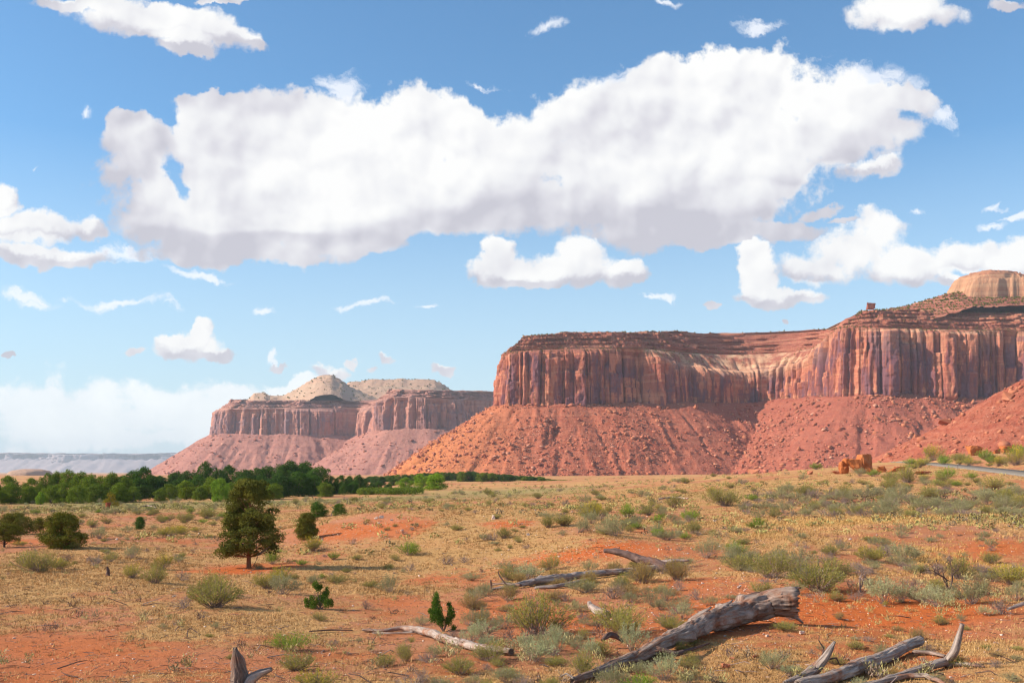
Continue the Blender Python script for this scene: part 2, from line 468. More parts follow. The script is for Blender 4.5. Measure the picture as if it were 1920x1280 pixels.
STRAW = [(1550,78,260,0.12,0.9),(1750,90,220,0.15,0.7),(1330,75,120,0.1,0.6),(1500,150,260,0.25,0.6),(350,33,160,0.12,0.6),(560,33,130,0.16,0.7),(150,62,150,0.14,0.6),
         (900,130,140,0.2,0.6),(1450,62,100,0.06,0.6),(1100,120,200,0.18,0.5),(1200,75,80,0.06,0.6),(1850,25,120,0.1,0.3)]
GREEN = [(960,260,260,0.35,0.8),(300,190,300,0.2,0.7),(150,150,200,0.15,0.5),(500,220,120,0.12,0.8),(700,215,140,0.1,0.6),(1350,140,200,0.15,0.4),(80,230,200,0.2,0.6),(1750,110,300,0.15,0.3)]
STONE = [(1120,55,170,0.07,1.0),(640,72,110,0.09,1.0),(960,70,70,0.06,0.8),(730,78,100,0.03,0.8),(1420,40,120,0.14,0.35),(1400,30,200,0.2,0.15)]
def cover(x, y):
    r = blobs_at(x, y, RED); s = blobs_at(x, y, STRAW); g = blobs_at(x, y, GREEN); st = blobs_at(x, y, STONE)
    n = fbm(x / 12, y / 16, 4, 77, 0.6)
    n2 = fbm(x / 1.6, y / 2.2, 3, 78, 0.6)
    grass = 0.58 + 0.45 * s - 0.85 * r + 1.05 * n + 0.45 * n2
    return np.clip(grass, 0, 1), np.clip(g, 0, 1), np.clip(st, 0, 1.2), np.clip(r, 0, 1)

# ------------------------------------------------------------------ ground sheet
def build_ground():
    ys = [-60, -20, 0, 6, 11]
    y = 14.0
    while y < 45000:
        ys.append(y); y *= 1.0075 if y < 400 else (1.012 if y < 2000 else 1.05)
    ys = np.array(ys)
    nc = 720
    t = np.linspace(-1, 1, nc)
    t = np.sign(t) * np.abs(t) ** 1.0
    X = t[None, :] * (0.72 * np.maximum(ys, 0)[:, None] + 9 + 60 * np.clip(1 - ys / 14, 0, 1)[:, None])
    Y = np.repeat(ys[:, None], nc, 1)
    Z = ground_h(X, np.maximum(Y, 10))
    gr, gn, st, rd = cover(X, np.maximum(Y, 10))
    Z += 0.05 * st * fbm(X / 0.5, Y / 0.5, 2, 55)
    m, tt, b = mat_new('desert_soil', 0.95, 0.05)
    pos = geo_pos(tt)
    ag, an, as_, ar = attr(tt, 'grass'), attr(tt, 'scrub'), attr(tt, 'stone'), attr(tt, 'red')
    n1 = noise(tt, pos, 1.3, 8.0, 0.68)
    n2 = noise(tt, pos, 7.0, 6.0, 0.7, off=(3, 3, 3))
    n3 = noise(tt, pos, 0.25, 5.0, 0.6, off=(8, 1, 3))
    soil = mixc(tt, n2, (0.32, 0.100, 0.038), (0.54, 0.205, 0.085))
    soil = mixc(tt, rng(tt, n3, 0.35, 0.65), soil, (0.44, 0.20, 0.11))
    redc = mixc(tt, n2, (0.42, 0.080, 0.016), (0.74, 0.185, 0.040))
    soil = mixc(tt, mth(tt, 'MULTIPLY', ar, 0.8), soil, redc)
    straw = mixc(tt, n2, (0.32, 0.165, 0.064), (0.65, 0.395, 0.165))
    straw = mixc(tt, rng(tt, n3, 0.45, 0.7), straw, (0.50, 0.26, 0.11))
    gf = rng(tt, mth(tt, 'ADD', ag, mth(tt, 'MULTIPLY', mth(tt, 'SUBTRACT', n1, 0.5), 1.9)), 0.30, 0.75)
    c = mixc(tt, gf, soil, straw)
    grn = mixc(tt, n2, (0.13, 0.12, 0.045), (0.42, 0.36, 0.15))
    nf = rng(tt, mth(tt, 'ADD', an, mth(tt, 'MULTIPLY', mth(tt, 'SUBTRACT', n1, 0.5), 1.6)), 0.30, 0.8, 0, 0.85)
    c = mixc(tt, nf, c, grn)
    # small pale stones and dark litter specks
    vo = nd(tt, 'ShaderNodeTexVoronoi', {'Vector': pos, 'Scale': 5.0, 'Randomness': 1.0})
    peb = mth(tt, 'MULTIPLY', rng(tt, vo.outputs['Distance'], 0.30, 0.22), rng(tt, nd(tt, 'ShaderNodeSeparateColor', {0: vo.outputs['Color']}).outputs[0], mth(tt, 'SUBTRACT', 0.97, mth(tt, 'MULTIPLY', as_, 0.5)), 1.0, 0, 1))
    peb = rng(tt, peb, 0.05, 0.15)
    c = mixc(tt, mth(tt, 'MULTIPLY', peb, 0.8), c, (0.66, 0.44, 0.33))
    lit_ = noise(tt, pos, 16.0, 5.0, 0.75, off=(1, 5, 9))
    c = mixc(tt, rng(tt, lit_, 0.56, 0.70, 0, 0.55), c, (0.10, 0.05, 0.035))
    tt.links.new(c, b.inputs['Base Color'])
    hh = mth(tt, 'ADD', mth(tt, 'ADD', n2, mth(tt, 'MULTIPLY', lit_, 0.7)), mth(tt, 'MULTIPLY', peb, 0.6))
    bump(tt, b, hh, 0.9, 0.10)
    me = mesh_np('ground', np.stack([X, Y, Z], -1).reshape(-1, 3), grid_faces(len(ys), nc), m, True,
                 {'grass': gr, 'scrub': gn, 'stone': st, 'red': rd})
    tag(obj('ground', me), kind='structure')

def build_road():
    m, tt, b = mat_new('asphalt', 1.0, 0.0)
    n = noise(tt, geo_pos(tt), 3.0, 6.0, 0.7)
    tt.links.new(mixc(tt, n, (0.15, 0.128, 0.108), (0.24, 0.21, 0.18)), b.inputs['Base Color'])
    mp, t2, b2 = mat_new('road_paint', 0.7, 0.2)
    t2.links.new(mixc(t2, noise(t2, geo_pos(t2), 2.0, 5.0), (0.45, 0.42, 0.36), (0.72, 0.70, 0.64)), b2.inputs['Base Color'])
    tan = np.gradient(ROAD[:, :2], axis=0); tan /= np.linalg.norm(tan, axis=1)[:, None]
    nrm = np.c_[-tan[:, 1], tan[:, 0]]
    def strip(offs, dz):
        V = np.concatenate([np.c_[ROAD[:, :2] + nrm * o, ROAD[:, 2] + z + dz] for o, z in offs])
        n = len(ROAD); k = len(offs)
        f = grid_faces(k, n)
        return V, f
    V, f = strip([(-3.7, -0.3), (-3.6, 0.0), (0, 0.05), (3.6, 0.0), (3.7, -0.3)], 0.05)
    road = obj('road', mesh_np('road', V, f, m)); tag(road, kind='structure')
    vs, fs, o = [], [], 0
    for a in (-3.3, 3.2):
        V, f = strip([(a, 0.004 + (3.6 - abs(a)) / 3.6 * 0.05), (a + 0.12, 0.004 + (3.6 - abs(a + 0.12)) / 3.6 * 0.05)], 0.054)
        vs.append(V); fs.append(f + o); o += len(V)
    obj('edge_line', mesh_np('edge_line', np.concatenate(vs), np.concatenate(fs), mp), road)
build_ground()
build_road()
# ------------------------------------------------------------------ rock materials
def rock_mat(name, kind, haze_tint=None):
    m, t, b = mat_new(name, 0.92, 0.08)
    pos = geo_pos(t)
    K = {'near': 1.0, 'far': 0.6}[kind]
    fac = attr(t, 'fac'); zone = attr(t, 'zone'); zrel = attr(t, 'zrel'); pale = attr(t, 'pale')
    big = noise(t, vmth(t, 'MULTIPLY', pos, (0.016 * K, 0.016 * K, 0.006 * K)), 1.0, 5.0, 0.6)
    stre = noise(t, vmth(t, 'MULTIPLY', pos, (0.09 * K, 0.09 * K, 0.013 * K)), 1.0, 6.0, 0.65, dist=0.4, off=(3, 1, 2))
    fine = noise(t, vmth(t, 'MULTIPLY', pos, (0.5 * K, 0.5 * K, 0.12 * K)), 1.0, 6.0, 0.7)
    sep = nd(t, 'ShaderNodeSeparateXYZ', {0: pos})
    wob = mth(t, 'ADD', sep.outputs[2], mth(t, 'MULTIPLY', big, 8.0))
    zz = nd(t, 'ShaderNodeCombineXYZ', {0: mth(t, 'MULTIPLY', sep.outputs[0], 0.0015), 1: mth(t, 'MULTIPLY', sep.outputs[1], 0.0015), 2: mth(t, 'MULTIPLY', wob, 0.22 * K)}).outputs[0]
    strat = noise(t, zz, 1.0, 5.0, 0.7)
    # cliff: orange sandstone, dark varnish streaks, pale fresh rock near the top
    cl = mixc(t, rng(t, big, 0.35, 0.65), (0.38, 0.118, 0.074), (0.56, 0.215, 0.125))
    cl = mixc(t, rng(t, strat, 0.52, 0.62, 0, 0.35), cl, (0.70, 0.37, 0.21))
    v = mth(t, 'ADD', stre, mth(t, 'MULTIPLY', mth(t, 'SUBTRACT', big, 0.5), 0.7))
    v = mth(t, 'ADD', v, mth(t, 'MULTIPLY', mth(t, 'SUBTRACT', fac, 0.5), 0.30))
    v = mth(t, 'SUBTRACT', v, mth(t, 'MULTIPLY', pale, 0.08))
    v = mth(t, 'SUBTRACT', v, rng(t, zrel, 0.75, 1.05, -0.03, 0.10))
    v = mth(t, 'ADD', v, rng(t, sep.outputs[0], 380.0, 520.0, 0.0, 0.055)) if kind == 'near' and not haze_tint else v  # extra dark to the right: cloud shade on the promontory, painted via the varnish
    cl = mixc(t, rng(t, v, 0.46, 0.54, 0, 0.80), cl, (0.205, 0.068, 0.068))
    cl = mixc(t, rng(t, v, 0.58, 0.66, 0, 0.70), cl, (0.150, 0.078, 0.105))
    cl = mixc(t, rng(t, mth(t, 'SUBTRACT', 1.0, stre), 0.58, 0.66, 0, 0.22), cl, (0.66, 0.36, 0.22))
    # ledges: maroon and pale beds
    lg = ramp(t, strat, [(0.30, (0.24, 0.075, 0.055)), (0.42, (0.36, 0.12, 0.075)), (0.50, (0.27, 0.085, 0.06)), (0.56, (0.50, 0.22, 0.13)), (0.62, (0.34, 0.12, 0.08)), (0.72, (0.56, 0.30, 0.19))])
    lg = mixc(t, rng(t, fine, 0.5, 0.7, 0, 0.5), lg, (0.50, 0.25, 0.15))
    # pale bench and domes
    pl = mixc(t, rng(t, strat, 0.35, 0.65), (0.52, 0.27, 0.155), (0.70, 0.46, 0.29))
    pl = mixc(t, rng(t, fine, 0.52, 0.66, 0, 0.5), pl, (0.42, 0.26, 0.16))
    # talus
    ta = mixc(t, rng(t, big, 0.35, 0.65), (0.31, 0.082, 0.042), (0.42, 0.122, 0.066))
    ta = mixc(t, rng(t, fine, 0.42, 0.62, 0, 0.7), ta, (0.50, 0.195, 0.120))
    ta = mixc(t, rng(t, noise(t, vmth(t, 'MULTIPLY', pos, (0.09 * K, 0.09 * K, 0.09 * K)), 1.0, 6.0, 0.7, off=(7, 7, 7)), 0.50, 0.64, 0, 0.6), ta, (0.29, 0.060, 0.034))
    ta = mixc(t, rng(t, noise(t, vmth(t, 'MULTIPLY', pos, (0.35 * K, 0.35 * K, 0.35 * K)), 1.0, 3.0, 0.6, off=(2, 7, 1)), 0.60, 0.70, 0, 0.6), ta, (0.62, 0.31, 0.19))
    ta = mixc(t, rng(t, strat, 0.52, 0.60, 0, 0.45), ta, (0.27, 0.055, 0.035))
    ta = mixc(t, rng(t, strat, 0.40, 0.34, 0, 0.35), ta, (0.56, 0.25, 0.15))
    if kind == 'near' and not haze_tint:
        ta = mixc(t, rng(t, sep.outputs[0], 40.0, -120.0, 0, 0.6), ta, mixc(t, fine, (0.50, 0.16, 0.045), (0.66, 0.27, 0.09)))  # sunlit glow of the left flank painted into the talus colour
        ta = mixc(t, rng(t, sep.outputs[0], 120.0, 480.0, 0, 0.6), ta, mixc(t, fine, (0.25, 0.068, 0.050), (0.38, 0.125, 0.085)))  # cloud shade over the right-hand talus painted into its colour
    isc = mth(t, 'COMPARE', zone, 1.0, 0.5); isb = mth(t, 'COMPARE', zone, 2.0, 0.5); isl = mth(t, 'COMPARE', zone, 3.0, 0.5)
    cl = mixc(t, mth(t, 'MULTIPLY', mth(t, 'MULTIPLY', pale, 0.8), rng(t, mth(t, 'ADD', zrel, mth(t, 'MULTIPLY', mth(t, 'SUBTRACT', big, 0.5), 0.8)), 0.72, 0.95)), cl, pl)
    c = mixc(t, isc, ta, cl); c = mixc(t, isb, c, mixc(t, mth(t, 'MULTIPLY', rng(t, pale, 0, 0.5), rng(t, noise(t, pos, 0.05, 4.0, 0.6), 0.44, 0.60)), lg, pl)); c = mixc(t, isl, c, lg)
    ist = mth(t, 'COMPARE', zone, 4.0, 0.5)
    tp = mixc(t, rng(t, fine, 0.4, 0.6), (0.32, 0.15, 0.085), (0.52, 0.31, 0.19))
    c = mixc(t, ist, c, tp)
    isd = mth(t, 'COMPARE', zone, 5.0, 0.5)
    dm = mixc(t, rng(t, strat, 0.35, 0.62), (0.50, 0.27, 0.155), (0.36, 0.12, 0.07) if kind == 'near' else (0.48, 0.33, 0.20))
    dm = mixc(t, rng(t, fine, 0.55, 0.7, 0, 0.6), dm, (0.36, 0.25, 0.15))
    dm = mixc(t, rng(t, big, 0.45, 0.62, 0, 0.6), dm, (0.46, 0.27, 0.16))
    c = mixc(t, isd, c, dm)
    if haze_tint: c = mixc(t, haze_tint[3], c, haze_tint[:3])  # distance haze mixed into the rock colour
    t.links.new(c, b.inputs['Base Color'])
    hb = mth(t, 'ADD', mth(t, 'MULTIPLY', fine, 1.0), mth(t, 'ADD', mth(t, 'MULTIPLY', stre, 0.6), mth(t, 'MULTIPLY', strat, mth(t, 'ADD', 0.5, mth(t, 'MULTIPLY', isl, 1.5)))))
    bump(t, b, hb, 0.8, 2.0 / K)
    return m
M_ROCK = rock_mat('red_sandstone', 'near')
M_ROCKF = rock_mat('far_sandstone', 'far', (0.47, 0.33, 0.31, 0.28))  # lavender tint paints extra air haze onto the far rock
M_ROCKD = rock_mat('distant_sandstone', 'far', (0.34, 0.33, 0.36, 0.75))  # grey-blue tint: heavy distance haze painted into the rock colour

def stations(rows, step):
    """rows: px, depth, y_cliffbase, y_clifftop, y_ledgebase, y_rim, bench, ledge, pale, roundness"""
    r = np.array(rows, float)
    xy = np.stack([(r[:, 0] - 960) / F * r[:, 1], r[:, 1]], -1)
    s = np.r_[0, np.cumsum(np.linalg.norm(np.diff(xy, axis=0), axis=1))]
    S = np.arange(0, s[-1], step)
    g = lambda v: np.interp(S, s, v)
    zc = lambda col, back: CZ + (HZ - r[:, col]) / F * (r[:, 1] + back)
    ns = max(3, int(26 / step))
    out = dict(S=S, x=smooth(g(xy[:, 0]), ns), y=smooth(g(xy[:, 1]), ns),
               zcb=smooth(g(zc(2, 0)) + 3.5 * fbm(S / 55.0, S * 0, 3, 7) * min(1.0, 1.0 if step < 3 else 0.0), ns), zct=smooth(g(zc(3, 0)), ns),
               zlb=smooth(g(zc(4, r[:, 6])), ns), zrim=smooth(g(zc(5, r[:, 6] + r[:, 7])), ns),
               bench=smooth(g(r[:, 6]), ns), ledge=smooth(g(r[:, 7]), ns), pale=smooth(g(r[:, 8]), ns), rnd=smooth(g(r[:, 9]), ns))
    tx, ty = np.gradient(out['x']), np.gradient(out['y'])
    tx = smooth(tx, ns * 2 + 1); ty = smooth(ty, ns * 2 + 1)
    l = np.hypot(tx, ty); out['nx'] = ty / l; out['ny'] = -tx / l       # outward: to the right of travel left->right is -y
    return out

def zig(s, width, seed):
    q = s / width + 0.5 * (vnoise(s / width * 0.6, s * 0 + seed, seed) - 0.5); i = np.floor(q); f = np.clip((q - i) * 1.25, 0, 1)
    a = h32(i, seed); b = h32(i + 1, seed)
    return (a + (b - a) * f - 0.5) * 2

def build_wall(name, st, parent, seed, A=1.0, nrow=64, nledge=52, steps=11, mat=None, plateau=350.0):
    S = st['S']; n = len(S); H = (st['zct'] - st['zcb'])
    rows_z, rows_b, zone, zrel, facs = [], [], [], [], []
    i1, e1 = cells(S, 38 * A, seed); i2, e2 = cells(S, 13 * A, seed + 3)
    lay1 = (h32(i1, seed) - 0.5) * 2; lay2 = (h32(i2, seed + 1) - 0.5) * 2
    for k in range(nrow + 1):
        v = k / nrow
        z = st['zcb'] - 9 * A + (H + 9 * A) * v
        # panel heights differ from joint to joint
        top_cut = 0.35 + 0.75 * h32(i2, seed + 8)
        slab = np.where(v > top_cut, -1.0, 0.0) * (1.5 + 4.0 * h32(i2, seed + 9))
        top_cut1 = 0.5 + 0.8 * h32(i1, seed + 18)
        slab1 = np.where(v > top_cut1, -1.0, 0.0) * 5.0 * h32(i1, seed + 19)
        fr, ef = cells(S + 6 * A * fbm(S * 0 + v * 3, S / (60 * A), 2, seed), 5.5 * A, seed + 5)
        blk = np.floor(v * 7 + 3 * h32(fr, seed + 6))
        lay3 = (h32(fr, blk, seed + 7) - 0.5) * 2
        facs.append(0.5 + 0.5 * (h32(i2, np.floor(v * 3 + 2 * h32(i2, seed + 31)), seed + 32) - 0.5) * 2 * 0.7 + 0.3 * (h32(fr, blk, seed + 33) - 0.5))
        wav = fbm(S / (70 * A), S * 0 + v * 1.2, 4, seed + 11)
        crack = -4.5 * np.exp(-(e2 / 0.07) ** 2) * (h32(i2, seed + 12) > 0.25) - 7.0 * np.exp(-(e1 / 0.045) ** 2)
        zz1 = zig(S + 8 * A * fbm(S * 0 + v * 1.5, S / (120 * A), 2, seed + 20), 46 * A, seed + 21); zz2 = zig(S + 5 * A * fbm(S * 0 + v * 3, S / (50 * A), 2, seed + 22), 15 * A, seed + 23)
        d = A * (4.5 * lay1 + 13.0 * zz1 + 5.5 * zz2 + 2.4 * zig(S + 3 * A * fbm(S * 0 + v * 5, S / (20 * A), 2, seed + 24), 5.2 * A, seed + 25) + 2.6 * lay2 + slab + slab1 + 1.2 * lay3 + 6.0 * wav + crack)
        d += A * 0.9 * fbm(S / (4 * A), S * 0 + v * 18, 3, seed + 13)
        d *= (1 - 0.65 * st['rnd'])
        bat = -2.0 - 5.0 * v * A
        rr = np.clip((v - (1 - 0.5 * st['rnd'])) / (0.5 * st['rnd'] + 1e-6), 0, 1)
        bat = bat - st['rnd'] * 34 * A * (1 - np.sqrt(np.clip(1 - rr ** 2, 0, 1)))
        foot = A * 6.0 * np.clip(1 - v / 0.10, 0, 1) * (0.4 + h32(i2, seed + 30))       # ledgy foot of the wall
        rows_z.append(z); rows_b.append(d * np.clip(0.25 + v * 6, 0, 1) + bat + foot); zone.append(np.full(n, 1.0)); zrel.append(np.full(n, v))
    dtop = rows_b[-1]
    # bench
    nb = 10
    for k in range(1, nb + 1):
        v = k / nb
        z = st['zct'] + (st['zlb'] - st['zct']) * v + A * 2.2 * fbm(S / (9 * A), S * 0 + v * 4, 3, seed + 40) * (1 - abs(2 * v - 1)) * np.clip(st['bench'] / 20, 0.2, 1)
        z = z + st['pale'] * 13 * A * np.clip(fbm(S / (17 * A), S * 0 + v * 1.5, 2, seed + 41) + 0.2, 0, 1) * np.sin(v * math.pi)
        rows_z.append(z); rows_b.append(dtop * (1 - v) * 0.9 + dtop * 0.1 - st['bench'] * v - 7 * A * v); zone.append(np.full(n, 2.0)); zrel.append(np.full(n, v))
    b0 = rows_b[-1]
    # ledges: stair of beds
    for k in range(1, nledge + 1):
        v = k / nledge
        q = v * steps + 0.35 * fbm(S / (90 * A), S * 0, 3, seed + 50)
        stp = np.floor(q); f = q - stp
        riser = np.clip((f - 0.42) / 0.58, 0, 1)
        prog = (stp + np.where(f < 0.42, f / 0.42, 1.0)) / steps       # setback happens on the treads
        zp = (stp + riser) / steps
        z = st['zlb'] + (st['zrim'] - st['zlb']) * np.clip(0.25 * v + 0.75 * zp, 0, 1)
        hs = h32(stp, seed + 51)
        jag = A * (7.0 * zig(S + 30 * A * hs, 18 * A, seed + 70) * (0.5 + hs) + 8.0 * zig(S, 60 * A, seed + 71) + 2.6 * fbm(S / (8 * A), stp * 3.3, 4, seed + 52) + 5.0 * fbm(S / (40 * A), stp * 0.8, 3, seed + 53) + 2.0 * (h32(np.floor(S / (4.5 * A) + 9 * hs), stp, seed + 54) - 0.5))
        bl = b0 - st['ledge'] * np.clip(prog, 0, 1.05) * (0.85 + 0.3 * hs) + jag * np.clip(v * 5, 0, 1)
        rows_z.append(z); rows_b.append(bl); zone.append(np.full(n, 3.0)); zrel.append(np.full(n, v))
    bl = rows_b[-1]; zl = rows_z[-1]
    X = [st['x'] + st['nx'] * b for b in rows_b]; Y = [st['y'] + st['ny'] * b for b in rows_b]
    # plateau running back
    for dback, dz in ((3, 0.8), (12, 1.0), (60, 0.0), (plateau, -4.0)):
        wv = A * 1.5 * fbm(S / (12 * A), S * 0 + dback, 3, seed + 60)
        X.append(X[-1] * 1.0); Y.append(st['y'] + st['ny'] * bl + dback)
        rows_z.append(zl + dz + wv * (dback < 40)); zone.append(np.full(n, 4.0)); zrel.append(np.full(n, 1.0))
    V = np.stack([np.array(X), np.array(Y), np.array(rows_z)], -1)
    pale = np.repeat(st['pale'][None], len(rows_z), 0)
    me = mesh_np(name, V.reshape(-1, 3), grid_faces(len(rows_z), n), mat, False, {'zone': np.array(zone), 'zrel': np.array(zrel), 'pale': pale, 'fac': np.array(facs + [np.full(n, 0.4)] * (len(rows_z) - len(facs)))})
    o = obj(name, me, parent)
    return o, V

def talus_h(x, y, st, seed, A=1.0, ang=33.0, lip=7.0):
    """height of the debris apron: falls away from the nearest point of the cliff foot"""
    sx, sy, sz = st['x'][::6], st['y'][::6], st['zcb'][::6]; ss = st['S'][::6]
    shp = x.shape; x = x.ravel(); y = y.ravel(); out = np.empty(len(x)); so = np.empty(len(x)); do = np.empty(len(x))
    tn = math.tan(R(ang))
    for i in range(0, len(x), 20000):
        d = np.sqrt((x[i:i + 20000, None] - sx) ** 2 + (y[i:i + 20000, None] - sy) ** 2)
        h = sz[None] + lip * A - d * tn
        j = h.argmax(1); out[i:i + 20000] = h[np.arange(len(j)), j]; so[i:i + 20000] = ss[j]; do[i:i + 20000] = d[np.arange(len(j)), j]
    so = so + 5 * fbm(x / (20 * A), y / (20 * A), 2, seed)
    k = np.clip(do / (60 * A), 0, 1)
    gully = fbm(so / (34 * A), do / (260 * A), 4, seed + 1, 0.6)
    out += A * k * (8.0 * gully + 4.0 * fbm(so / (11 * A), do / (150 * A), 3, seed + 21, 0.6)) + A * 3.0 * fbm(x / (45 * A), y / (45 * A), 3, seed + 2)
    rough = np.clip(fbm(x / (9 * A), y / (9 * A), 3, seed + 3, 0.65), -0.2, 1)
    out += A * 2.2 * rough * (0.4 + 0.6 * k) + A * 0.9 * fbm(x / (2.6 * A), y / (2.6 * A), 3, seed + 5, 0.7)
    # low outcropping beds
    out += A * 2.0 * np.clip(fbm(so / (60 * A), out / (7 * A), 2, seed + 4), 0, 1) * k
    return out.reshape(shp), do.reshape(shp)

def build_talus(name, st, parent, seed, box, step, A=1.0, mat=None, ang=33.0, lip=7.0):
    x0, x1, y0, y1 = box
    xs = np.arange(x0, x1, step); ys = np.arange(y0, y1, step)
    X, Y = np.meshgrid(xs, ys)
    X = X + 0.35 * step * (h32(np.arange(X.size), 1).reshape(X.shape) - 0.5); Y = Y + 0.35 * step * (h32(np.arange(X.size), 2).reshape(X.shape) - 0.5)
    Z, dd = talus_h(X, Y, st, seed, A, ang, lip)
    G = ground_h(X, Y, False)
    Zc = np.maximum(Z, G - 6)
    f = grid_faces(len(ys), len(xs))
    keep = (Z.ravel()[f].max(1) > G.ravel()[f].min(1) - 3) & (dd.ravel()[f].min(1) < 420 * A)
    f = f[keep]
    used, inv = np.unique(f, return_inverse=True)
    V = np.stack([X, Y, Zc], -1).reshape(-1, 3)[used]
    me = mesh_np(name, V, inv.reshape(f.shape), mat, False, {'zone': np.zeros(len(V)), 'zrel': np.zeros(len(V)), 'pale': np.zeros(len(V))})
    return obj(name, me, parent)

# ------------------------------------------------------------------ near mesa (right)
NEAR = stations([
 # px, depth, cliffbase, clifftop, ledgebase, rim, bench, ledge, pale, round
 (1045,1980,790,700,690,655,  2, 30,0,0.0),
 (960,1720,778,700,690,655,  2, 30,0,0.0),
 (930,1560,768,688,672,640,  4, 55,0,0.10),
 (925,1505,766,676,664,638,  4, 55,0,0.05),
 (945,1478,766,664,658,633,  4, 50,0,0.0),
 (1000,1470,764,661,655,626, 6, 60,0,0.0),
 (1060,1464,762,660,653,619, 8, 60,0,0.0),
 (1150,1470,763,661,652,619, 8, 62,0,0.0),
 (1220,1480,764,665,653,620,14, 62,0.2,0.1),
 (1290,1505,762,676,658,621,34, 60,0.35,0.35),
 (1350,1535,762,686,662,622,55, 60,0.6,0.5),
 (1400,1560,760,690,664,622,60, 60,0.75,0.5),
 (1440,1560,757,688,662,622,50, 60,0.6,0.3),
 (1490,1520,753,676,655,622,30, 50,0.5,0.1),
 (1530,1455,750,640,632,612,10, 40,0.2,0.0),
 (1552,1415,749,622,615,592, 6, 35,0.1,0.0),
 (1590,1385,749,619,612,583, 6, 40,0,0.0),
 (1650,1370,749,621,613,579, 6, 45,0.2,0.0),
 (1720,1365,750,623,615,579, 6, 45,0.3,0.0),
 (1800,1360,752,626,617,582, 6, 45,0.3,0.0),
 (1900,1350,755,628,619,585, 6, 45,0.2,0.0),
 (2060,1330,760,630,620,585, 6, 45,0,0.0),
 (2300,1300,765,630,620,585, 6, 45,0,0.0),
], 1.15)
near = empty('mesa', (300, 1450, -5))
tag(near, kind='structure')
def rel(o, par):
    o.matrix_parent_inverse = par.matrix_world.inverted()
bpy.context.view_layer.update()
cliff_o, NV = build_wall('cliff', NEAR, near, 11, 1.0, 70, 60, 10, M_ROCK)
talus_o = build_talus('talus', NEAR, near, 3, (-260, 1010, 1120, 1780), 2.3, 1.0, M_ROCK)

def hill_mesh(name, box, step, hf, mat, parent, zone, zmin):
    xs = np.arange(box[0], box[1], step); ys = np.arange(box[2], box[3], step)
    X, Y = np.meshgrid(xs, ys); Z = hf(X, Y)
    f = grid_faces(len(ys), len(xs)); keep = Z.ravel()[f].max(1) > zmin; f = f[keep]
    used, inv = np.unique(f, return_inverse=True)
    V = np.stack([X, Y, np.maximum(Z, zmin - 8)], -1).reshape(-1, 3)[used]
    zn = zone(X, Y, Z).ravel()[used] if callable(zone) else np.full(len(V), zone)
    return obj(name, mesh_np(name, V, inv.reshape(f.shape), mat, False, {'zone': zn, 'zrel': np.ones(len(V)), 'pale': np.ones(len(V))}), parent)

# slope and pale dome standing on the promontory
def upper_h(x, y):
    px = 960 + x / 1430 * F
    ridge = np.interp(px, [1560, 1600, 1640, 1700, 1760, 1800, 1900, 2300], [640, 600, 584, 577, 562, 549, 545, 540])
    z = CZ + (HZ - ridge) / F * 1470
    z = z - np.abs(y - 1475) * 0.42 * (1 - np.exp(-np.abs(y - 1475) / 10)) + 1.8 * fbm(x / 12, y / 12, 4, 91, 0.6)
    zs = np.round(z / 5.5) * 5.5
    return 0.75 * z + 0.25 * zs
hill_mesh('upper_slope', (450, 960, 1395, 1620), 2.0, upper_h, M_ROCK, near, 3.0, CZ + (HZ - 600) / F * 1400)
def dome_h(x, y):
    cx = (1905 - 960) / F * 1475; 
    an = np.arctan2(y - 1480, x - cx)
    wob = 1 + 0.22 * fbm(an * 3 + 9, an * 0, 4, 15, 0.6)
    q = np.abs((x - cx) / (92 * wob)) ** 2.4 + np.abs((y - 1480) / (42 * wob)) ** 2.4
    top = CZ + (HZ - 505) / F * 1475; bot = CZ + (HZ - 554) / F * 1475
    low = np.clip((1 - q) / 0.28, 0, 1) ** 0.5          # steep lower tier
    x2 = (1862 - 960) / F * 1475
    q2 = np.abs((x - x2) / (52 * wob)) ** 2.2 + np.abs((y - 1482) / (30 * wob)) ** 2
    upp = np.clip(1 - q2, 0, 1) ** 0.8
    z = bot - 12 + 31 * low + (top - bot - 25) * upp + 6 * np.clip((1 - q), 0, 1) + 2.6 * fbm(x / 13, y / 9, 4, 14, 0.6) * low
    al = np.exp(-((x - (1838 - 960) / F * 1440) / 13) ** 2 - ((y - 1441) / 7) ** 2)      # alcove in the face
    z = z - 16 * al
    zs = np.round(z / 5.0) * 5.0
    return 0.6 * z + 0.4 * zs
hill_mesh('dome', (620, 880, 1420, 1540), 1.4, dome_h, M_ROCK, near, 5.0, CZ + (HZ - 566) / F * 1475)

# ------------------------------------------------------------------ far mesa (left)
FARM = stations([
 (480,3700,826,785,776,752,  4, 60,0,0),
 (415,3300,822,776,770,751,  4, 50,0,0),
 (397,3080,819,773,768,750,  4, 45,0,0),
 (420,3000,818,772,767,750,  6, 50,0,0),
 (480,2980,818,771,766,750, 10, 60,0,0),
 (560,2990,818,770,765,750, 10, 70,0,0),
 (620,3010,820,772,766,750, 10, 80,0,0),
 (660,3030,821,773,766,750, 10, 80,0,0),
 (690,2960,820,770,762,745, 10, 60,0,0),
 (697,2760,814,757,750,730,  6, 45,0,0),
 (730,2700,810,750,744,730,  6, 45,0,0),
 (800,2690,809,752,745,731,  6, 45,0,0),
 (860,2720,810,757,748,732,  6, 45,0,0),
 (910,2800,812,760,750,733,  6, 45,0,0),
 (980,2900,815,760,752,735,  6, 45,0,0),
], 2.2)
farm = empty('mesa', (-500, 3000, -15)); tag(farm, kind='structure')
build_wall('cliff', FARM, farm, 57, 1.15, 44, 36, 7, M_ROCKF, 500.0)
build_talus('talus', FARM, farm, 60, (-1180, 250, 2440, 3500), 5.0, 1.5, M_ROCKF, 32.0)
